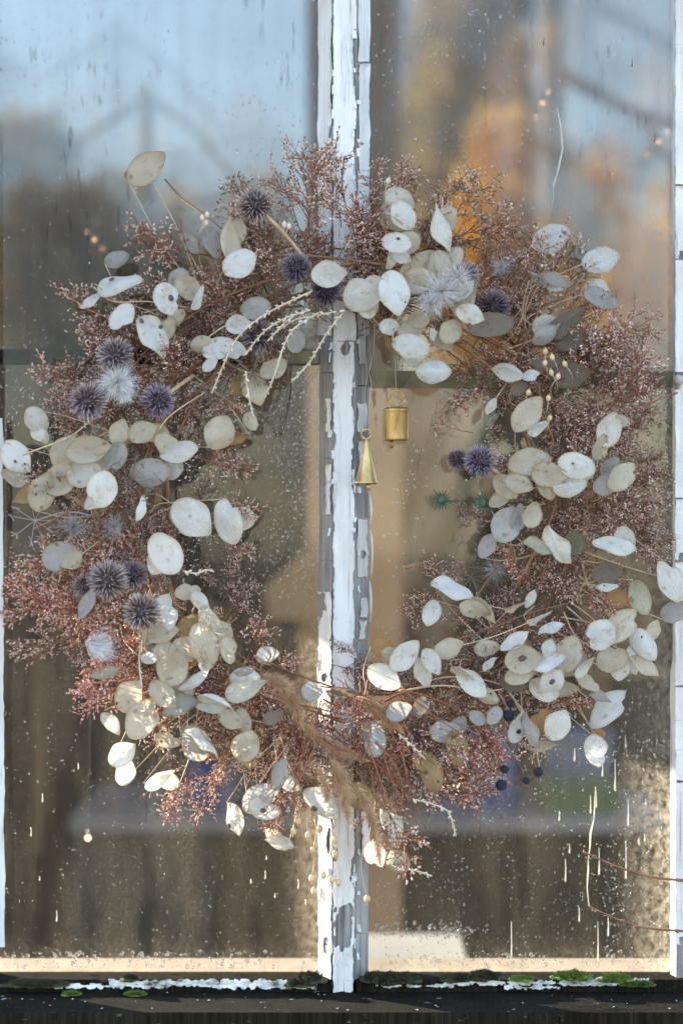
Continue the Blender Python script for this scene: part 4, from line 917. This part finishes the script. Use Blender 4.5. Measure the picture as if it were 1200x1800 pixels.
# --- small dark berries / thistle buds
def make_bud(seed):
    random.seed(seed); m = MB(); m.ball((0,0,0), 0.78, 10, 7)
    for i in range(90):
        z = 1-2*(i+0.5)/90; ph = i*2.399963; r = math.sqrt(1-z*z); d = Vector((r*math.cos(ph), r*math.sin(ph), z)); a = d.orthogonal().normalized(); b = d.cross(a)
        m.add([d*0.7+a*0.12, d*0.7-a*0.06+b*0.1, d*0.7-a*0.06-b*0.1, d*rnd(0.95, 1.1)], [(0,1,3),(1,2,3),(2,0,3)])
    return m.mesh('thistle_bud', M['berry'], False)
BUD = make_bud(3)
for (px, py, d_, bx, by) in ((893, 1258, 24, 870, 1200), (945, 1357, 19, 900, 1270), (880, 1380, 22, 850, 1300), (886, 1352, 18, 860, 1280), (924, 1372, 14, 880, 1290), (908, 1286, 18, 880, 1220), (730, 1301, 30, 700, 1270), (897, 1237, 16, 880, 1200)):
    y = -0.092; r = d_*S/2; o = put('thistle_bud', BUD, wr, Matrix.LocRotScale(P(px, py, y), Quaternion((rnd(-1,1), rnd(-1,1), rnd(-1,1), 1)).normalized(), Vector((r, r, r))))
    m = MB(); m.tube(bez([P(px, py, y), P((px+bx)/2+2, (py+by)/2-6, y+0.004), P(bx, by, -0.07)], 8), 0.0006, 4); put('stem', m.mesh('stem', M['darkstalk']), o)
# --- fluffy seed heads and feathers
def fluff(px, py, d_, y, n, squash=(1,1), direction=None, name='fluffy_seed_head', mat='fluff'):
    m = MB(); c = P(px, py, y); rr = d_*S/2
    for i in range(int(n*2.2)):
        d = Vector((random.gauss(0,1), random.gauss(0,1)*0.7, random.gauss(0,1))).normalized()
        if direction is not None: d = (d*0.55+direction).normalized()
        L = rr*rnd(0.3, 1.15)*(2.0 if direction is not None else 1.0); s_ = d.orthogonal().normalized()*0.00016
        bnd = Vector((rnd(-1,1), rnd(-1,1), rnd(-1,1)))*L*0.42
        p1 = c+d*L*0.5+bnd*0.6; p2 = c+d*L+bnd
        p1.x = c.x+(p1.x-c.x)*squash[0]; p2.x = c.x+(p2.x-c.x)*squash[0]
        m.add([c-s_, c+s_, p1+s_, p1-s_, p2], [(0,1,2,3), (3,2,4)])
    put(name, m.mesh(name, M[mat], False), wr)
fluff(207, 672, 66, -0.125, 900); fluff(217, 690, 40, -0.125, 350)
fluff(775, 512, 80, -0.122, 420, mat='greyfluff'); fluff(757, 535, 56, -0.125, 260, mat='greyfluff'); fluff(805, 488, 64, -0.116, 300, mat='greyfluff')
fluff(150, 1130, 44, -0.125, 260, direction=Vector((1, -0.1, -0.15)), name='feather'); fluff(165, 1140, 36, -0.125, 200, direction=Vector((1, -0.1, 0.1)), name='feather')
fluff(130, 925, 60, -0.085, 130, mat='grey_umbel'); fluff(200, 925, 50, -0.085, 110, mat='grey_umbel'); fluff(870, 1000, 60, -0.07, 120, mat='grey_umbel'); fluff(880, 470, 40, -0.08, 150, mat='grey_umbel')
fluff(270, 840, 50, -0.10, 90, mat='grey_umbel'); fluff(1000, 855, 40, -0.118, 70)
# --- brown grass plumes
def plume(pts, w, y0=-0.115, y1=-0.12, n=3200, tone='plume'):
    ps = bez([P(px, py, y0+(y1-y0)*i/(len(pts)-1)) for i, (px, py) in enumerate(pts)], 24); m = MB(); N = len(ps)-1
    m.tube(ps, 0.0008, 5)
    for i in range(n):
        k = random.random()*N*0.985; j = int(k); p = ps[j].lerp(ps[j+1], k-j); ax = (ps[j+1]-ps[j]).normalized(); tt = k/N
        env = math.sin(math.pi*min(1, 0.12+tt*0.9))**0.7*w*S*0.5
        s_ = Quaternion(ax, rnd(0, 6.28)) @ ax.orthogonal().normalized(); d = (ax*rnd(0.4, 1.6)+s_+Vector((rnd(-.3,.3), rnd(-.3,.3), rnd(-.3,.3)))).normalized()
        L = env*rnd(0.6, 1.45); o_ = d.orthogonal().normalized()*0.00028
        m.add([p-o_, p+o_, p+d*L*0.6+o_*0.8, p+d*L], [(0,1,2), (0,2,3)])
    put('grass_plume', m.mesh('grass_plume', M[tone], False), wr)
plume([(462, 1185), (505, 1215), (535, 1285)], 44, -0.10, -0.105, 1500); plume([(530, 1270), (575, 1310), (650, 1338)], 40, -0.10, -0.105, 1500); plume([(625, 1225), (660, 1245), (712, 1292)], 40, -0.10, -0.105, 1500)
plume([(580, 1335), (600, 1375), (612, 1445)], 46, n=1100); plume([(630, 1385), (655, 1440), (668, 1522)], 36, n=1000); plume([(560, 1350), (572, 1380), (576, 1410)], 30, n=500); plume([(745, 990), (720, 998), (715, 1000)], 24, -0.06, -0.06, 300)
# --- beaded strands
def strand(pts, y0=-0.125, y1=-0.115, step=8.0, r=2.9, mat='bead'):
    ps = bez([P(px, py, y0+(y1-y0)*i/(len(pts)-1)) for i, (px, py) in enumerate(pts)], 30); m = MB(); m.tube(ps, 0.0010, 5)
    acc = 0; sgn = 1; st = step*S; N = len(ps)
    for i in range(N-1):
        seg = ps[i+1]-ps[i]; acc += seg.length
        while acc > st:
            acc -= st*rnd(0.75, 1.3); ax = seg.normalized(); s_ = Vector((-ax.z, 0, ax.x)); sgn = -sgn; sz = r*S*rnd(0.5, 1.15)*(1.1-0.4*i/N)
            m.ball(ps[i]+s_*sgn*0.0016+Vector((0, rnd(-.002, 0), 0)), (sz*0.75, sz*0.7, sz*1.25), 7, 5, 0, (ax+s_*sgn*0.8).normalized())
    put('bead_strand', m.mesh('bead_strand', M[mat]), wr)
strand([(548, 512), (480, 545), (432, 578), (405, 615), (372, 692)]); strand([(545, 545), (500, 560), (462, 585), (430, 625)], r=3.0); strand([(560, 550), (520, 575), (500, 605), (482, 660), (464, 702)])
strand([(606, 545), (575, 585), (545, 635), (512, 672)]); strand([(432, 652), (436, 690), (446, 734)]); strand([(520, 552), (500, 568), (470, 600)], r=3.2); strand([(590, 548), (555, 555), (520, 562), (490, 580)], r=3.0)
strand([(322, 1004), (345, 1008), (362, 1002), (376, 1005)], r=3.2); strand([(340, 1058), (360, 1085), (372, 1108), (395, 1118)]); strand([(366, 1065), (368, 1095), (355, 1135)], r=3.0); strand([(725, 1405), (755, 1412), (785, 1425), (796, 1450), (800, 1470)]); strand([(718, 1528), (738, 1533), (758, 1540)], r=3.2); strand([(700, 1290), (725, 1312), (748, 1335)], r=3.4)
strand([(1062, 650), (1090, 648), (1125, 645), (1175, 643)], -0.03, -0.02, 17, 3.6); strand([(250, 1125), (245, 1160), (250, 1210)], r=2.6, step=14)
# --- flax bolls on hair stalks below the wreath, tiny buds at the right
def boll(px, py, bx, by, r=5.5, y=-0.085, mat='flax'):
    m = MB(); m.tube(bez([P(px, py, y), P((px+bx)/2+rnd(-8, 8), (py+by)/2, y), P(bx, by, -0.075)], 8), 0.0004, 4, 1)
    ax = (P(px, py, y)-P((px*3+bx)/4, (py*3+by)/4, y)).normalized(); m.ball(P(px, py, y), (r*S, r*S, r*S*1.3), 8, 6, 0, ax); m.tube([P(px, py, y)+ax*r*S, P(px, py, y)+ax*r*S*1.9], [0.0007, 0.0002], 4)
    put('flax_boll', m.mesh('flax_boll', [M[mat], M['stalk']]), wr)
for (px, py, bx, by) in ((525, 1443, 540, 1390), (516, 1462, 530, 1395), (562, 1457, 560, 1390), (588, 1476, 575, 1390), (550, 1495, 552, 1390), (589, 1501, 580, 1400), (548, 1544, 552, 1420), (568, 1538, 552, 1440), (583, 1546, 575, 1440), (594, 1551, 582, 1460), (552, 1566, 552, 1480), (542, 1468, 545, 1390), (645, 1580, 640, 1470)): boll(px, py, bx, by)
for (px, py) in ((958, 618), (970, 628), (957, 638), (992, 640), (968, 655), (980, 662), (928, 690), (364, 378), (356, 383), (362, 392), (965, 735), (963, 700), (500, 395), (508, 398), (682, 318)): boll(px, py, px+rnd(-14, 14), py+40, 4.5, -0.115, 'bead' if px < 900 else 'flax')
# --- umbels
def umbel(px, py, r_px, n, y, stem, mat='grey_umbel', a0=0, a1=360):
    m = MB(); c = P(px, py, y)
    for i in range(n):
        a = R(a0+(a1-a0)*(i+random.random()*0.7)/n); e = P(px+r_px*math.cos(a)*rnd(.7, 1.1), py-r_px*math.sin(a)*rnd(.7, 1.1), y+rnd(-0.012, 0.008))
        m.tube([c, c.lerp(e, 0.5)+Vector((0, -0.002, 0)), e], 0.00032, 4)
        for k in range(5): m.tube([e, e+Vector((rnd(-1,1), rnd(-1,1), rnd(-1,1)))*0.006], [0.0003, 0.0006], 3)
    m.tube(bez([c]+[P(*s_, y+0.006) for s_ in stem], 12), 0.0009, 5)
    put('umbel', m.mesh('umbel', M[mat], False), wr)
umbel(828, 1015, 60, 14, -0.07, [(850, 1060), (900, 1090)], 'darkstalk'); umbel(230, 850, 46, 11, -0.115, [(240, 800)], 'darkstalk'); umbel(505-7, 722, 40, 7, -0.05, [(506, 680), (507, 640), (520, 590)], 'darkstalk', 190, 300)
umbel(62, 915, 40, 9, -0.07, [(120, 900), (180, 910)]); umbel(395, 640+30, 46, 9, -0.09, [(420, 640), (440, 600)], 'darkstalk', 180, 290); umbel(840, 1160, 36, 9, -0.10, [(880, 1120)], 'darkstalk'); umbel(445, 655, 36, 8, -0.075, [(450, 620)], 'darkstalk', 190, 340)
# --- green sea holly
def sea_holly(px, py, r_px, y):
    m = MB(); c = P(px, py, y); m.ball(c, r_px*S*0.32, 9, 7)
    for i in range(17):
        a = 2*math.pi*i/17; d = Vector((math.cos(a), rnd(-0.5, 0.1), math.sin(a))).normalized(); s_ = Vector((-math.sin(a), 0, math.cos(a)))*0.0011; L = r_px*S*rnd(0.75, 1.15)
        m.add([c+d*L*0.2-s_, c+d*L*0.2+s_, c+d*L*0.55+s_*0.9, c+d*L*0.55-s_*0.9, c+d*L+Vector((0, -0.002, 0))], [(0,1,2,3), (3,2,4)])
        m.tube([c+d*L*0.2, c+d*L], [0.0005, 0.0002], 3)
    m.tube(bez([c, P(px+22, py+2, y+0.004), P(px+75, py-2, -0.06)], 8), 0.0007, 4)
    put('sea_holly', m.mesh('sea_holly', M['green'], False), wr)
sea_holly(776, 879, 24, -0.07); sea_holly(850, 884, 28, -0.085)
# --- long dry stems showing in the lower right and left of the ring
for pts in (((800, 1125), (860, 1105), (930, 1078), (1000, 1060)), ((790, 1140), (870, 1118), (950, 1085)), ((740, 1200), (790, 1190), (850, 1195), (930, 1220)), ((700, 1215), (780, 1205), (860, 1215), (950, 1190)), ((60, 930), (110, 905), (160, 870)), ((40, 800), (80, 785), (120, 770), (160, 740)),
            ((320, 350), (340, 365), (362, 378)), ((290, 315), (320, 348), (362, 378), (420, 430)), ((165, 505), (200, 530), (260, 530), (330, 540)), ((830, 560), (890, 600), (960, 470), (978, 450)), ((900, 640), (940, 560), (978, 455)), ((870, 620), (930, 600), (1000, 570), (1050, 545)), ((1190, 690), (1120, 715), (1060, 735)),
            ((640, 1300), (680, 1390), (720, 1440)), ((650, 1290), (700, 1340), (780, 1400)), ((655, 1330), (640, 1400), (650, 1450)), ((680, 1320), (740, 1350), (800, 1370)), ((270, 770), (300, 730), (360, 690)), ((330, 620), (400, 570), (470, 540)), ((880, 1200), (930, 1270), (948, 1352)), ((800, 1085), (835, 1050), (870, 1000))):
    y = -0.075+rnd(-0.02, 0.01); ps = bez([P(px, py, y-0.01*math.sin(i)) for i, (px, py) in enumerate(pts)], 16); m = MB(); m.tube(ps, [0.0011-0.00003*i for i in range(len(ps))], 5)
    put('dry_stem', m.mesh('dry_stem', M[random.choice(('vine', 'vine', 'stalk'))]), wr)

random.seed(52)
for i in range(46):
    x0 = rnd(520, 720); y0_ = rnd(1190, 1330); a = R(rnd(-150, -10)) if i % 3 else R(rnd(-70, -20)); L = rnd(70, 190); y = rnd(-0.115, -0.06); bb = rnd(-0.5, 0.5)
    pts = [P(x0+L*f*math.cos(a+bb*f), y0_-L*f*math.sin(a+bb*f), y-0.012*f) for f in (0, 0.33, 0.66, 1.0)]
    m = MB(); m.tube(bez(pts, 9), [0.0011-0.00009*k for k in range(10)], 4)
    put('rust_stem', m.mesh('rust_stem', M['twig']), wr, color=(0.5, 0.17, 0.08))

# ------------------------------------------------------------------ brass bells hung in the wreath
YB = -0.052
def bell(label, ring_px, ring_d, prof, clap, cords, kind):
    c = P(ring_px[0], ring_px[1], YB); t = thing('brass_bell', P(ring_px[0], prof[-1][1], YB), label, 'bell', 'brass bells hanging inside the wreath')
    m = MB(); k = (YB-YC)/D*S
    outer = [(r*k, P(0, py, YB).z-c.z) for r, py in prof]; inner = [(max(0.0001, r-0.0009), z) for r, z in reversed(outer[2:])]
    m.lathe(outer+inner, c, 36); me = m.mesh('bell_body', M['brass'])
    put('bell_body', me, t)
    m = MB(); rr = ring_d*k/2; m.tube([c+Vector((rr*math.cos(a), 0.0012*math.sin(2*a), rr*math.sin(a))) for a in [2*math.pi*i/28 for i in range(29)]], 0.0011 if ring_d > 20 else 0.0012, 6)
    put('hanging_ring', m.mesh('hanging_ring', M['brass']), t)
    m = MB(); m.tube([P(clap[0], clap[1]-22, YB-0.002), P(clap[0], clap[1], YB-0.002)], 0.0009, 5); m.tube([P(clap[0], clap[1]-3, YB-0.002), P(clap[0], clap[1]+clap[2], YB-0.002)], [0.0022, 0.0018], 7)
    put('clapper', m.mesh('clapper', M['brass']), t)
    for cd in cords:
        m = MB(); m.tube(bez([P(px, py, YB+0.002) for px, py in cd], 14), 0.00042, 4); put('cord', m.mesh('cord', M['wire']), t)
bell('small cylindrical brass bell hanging in front of the right pane', (696.5, 700), 28, [(0.5, 716), (19, 716.5), (21.5, 718), (22.5, 721), (21.5, 724), (21, 727), (21, 771), (20.5, 774.5)], (688, 776, 12), [((696, 686), (694, 640), (693, 600), (690, 560))], 0)
bell('slim cone shaped brass bell hanging beside the white mullion', (643.5, 763), 17, [(0.5, 770), (2, 771), (4, 778), (11, 812), (18.5, 845), (20.5, 848), (20, 850.5)], (647, 852, 10),
     [((643, 755), (641, 720), (641, 690), (645, 660), (642, 625), (640, 560)), ((646, 755), (648, 715), (653, 675), (648, 655), (656, 620), (658, 560))], 1)
# fairy lights on a thin wire inside the room
em = NT('warm_bulb'); e_ = em.n('ShaderNodeEmission'); e_.inputs[0].default_value = (1.0, 0.55, 0.32, 1); e_.inputs[1].default_value = 1.4; M['bulb'] = em.done(e_.outputs[0])
for (px, py, lab) in ((166, 421, 'tiny warm fairy light glowing behind the upper left pane'), (155, 1473, 'tiny orange fairy light glowing behind the lower left pane'), (1156, 249, 'tiny orange fairy light glowing behind the upper right pane'), (953, 181, 'tiny pale fairy light beside the grey post')):
    y = 0.30; c = P(px, py, y); t = thing('fairy_light', c, lab, 'fairy light', 'fairy lights strung inside the window')
    m = MB(); m.ball(c, 0.0034, 10, 8); put('bulb', m.mesh('bulb', M['bulb']), t)
    m = MB(); m.tube([c+Vector((0,0,0.0032)), c+Vector((0.0, 0, 0.010))], 0.0016, 6); m.tube([c+Vector((0,0,0.010)), c+Vector((0.01, 0.0, 0.6))], 0.00015, 3); put('wire', m.mesh('wire', M['wire']), t)
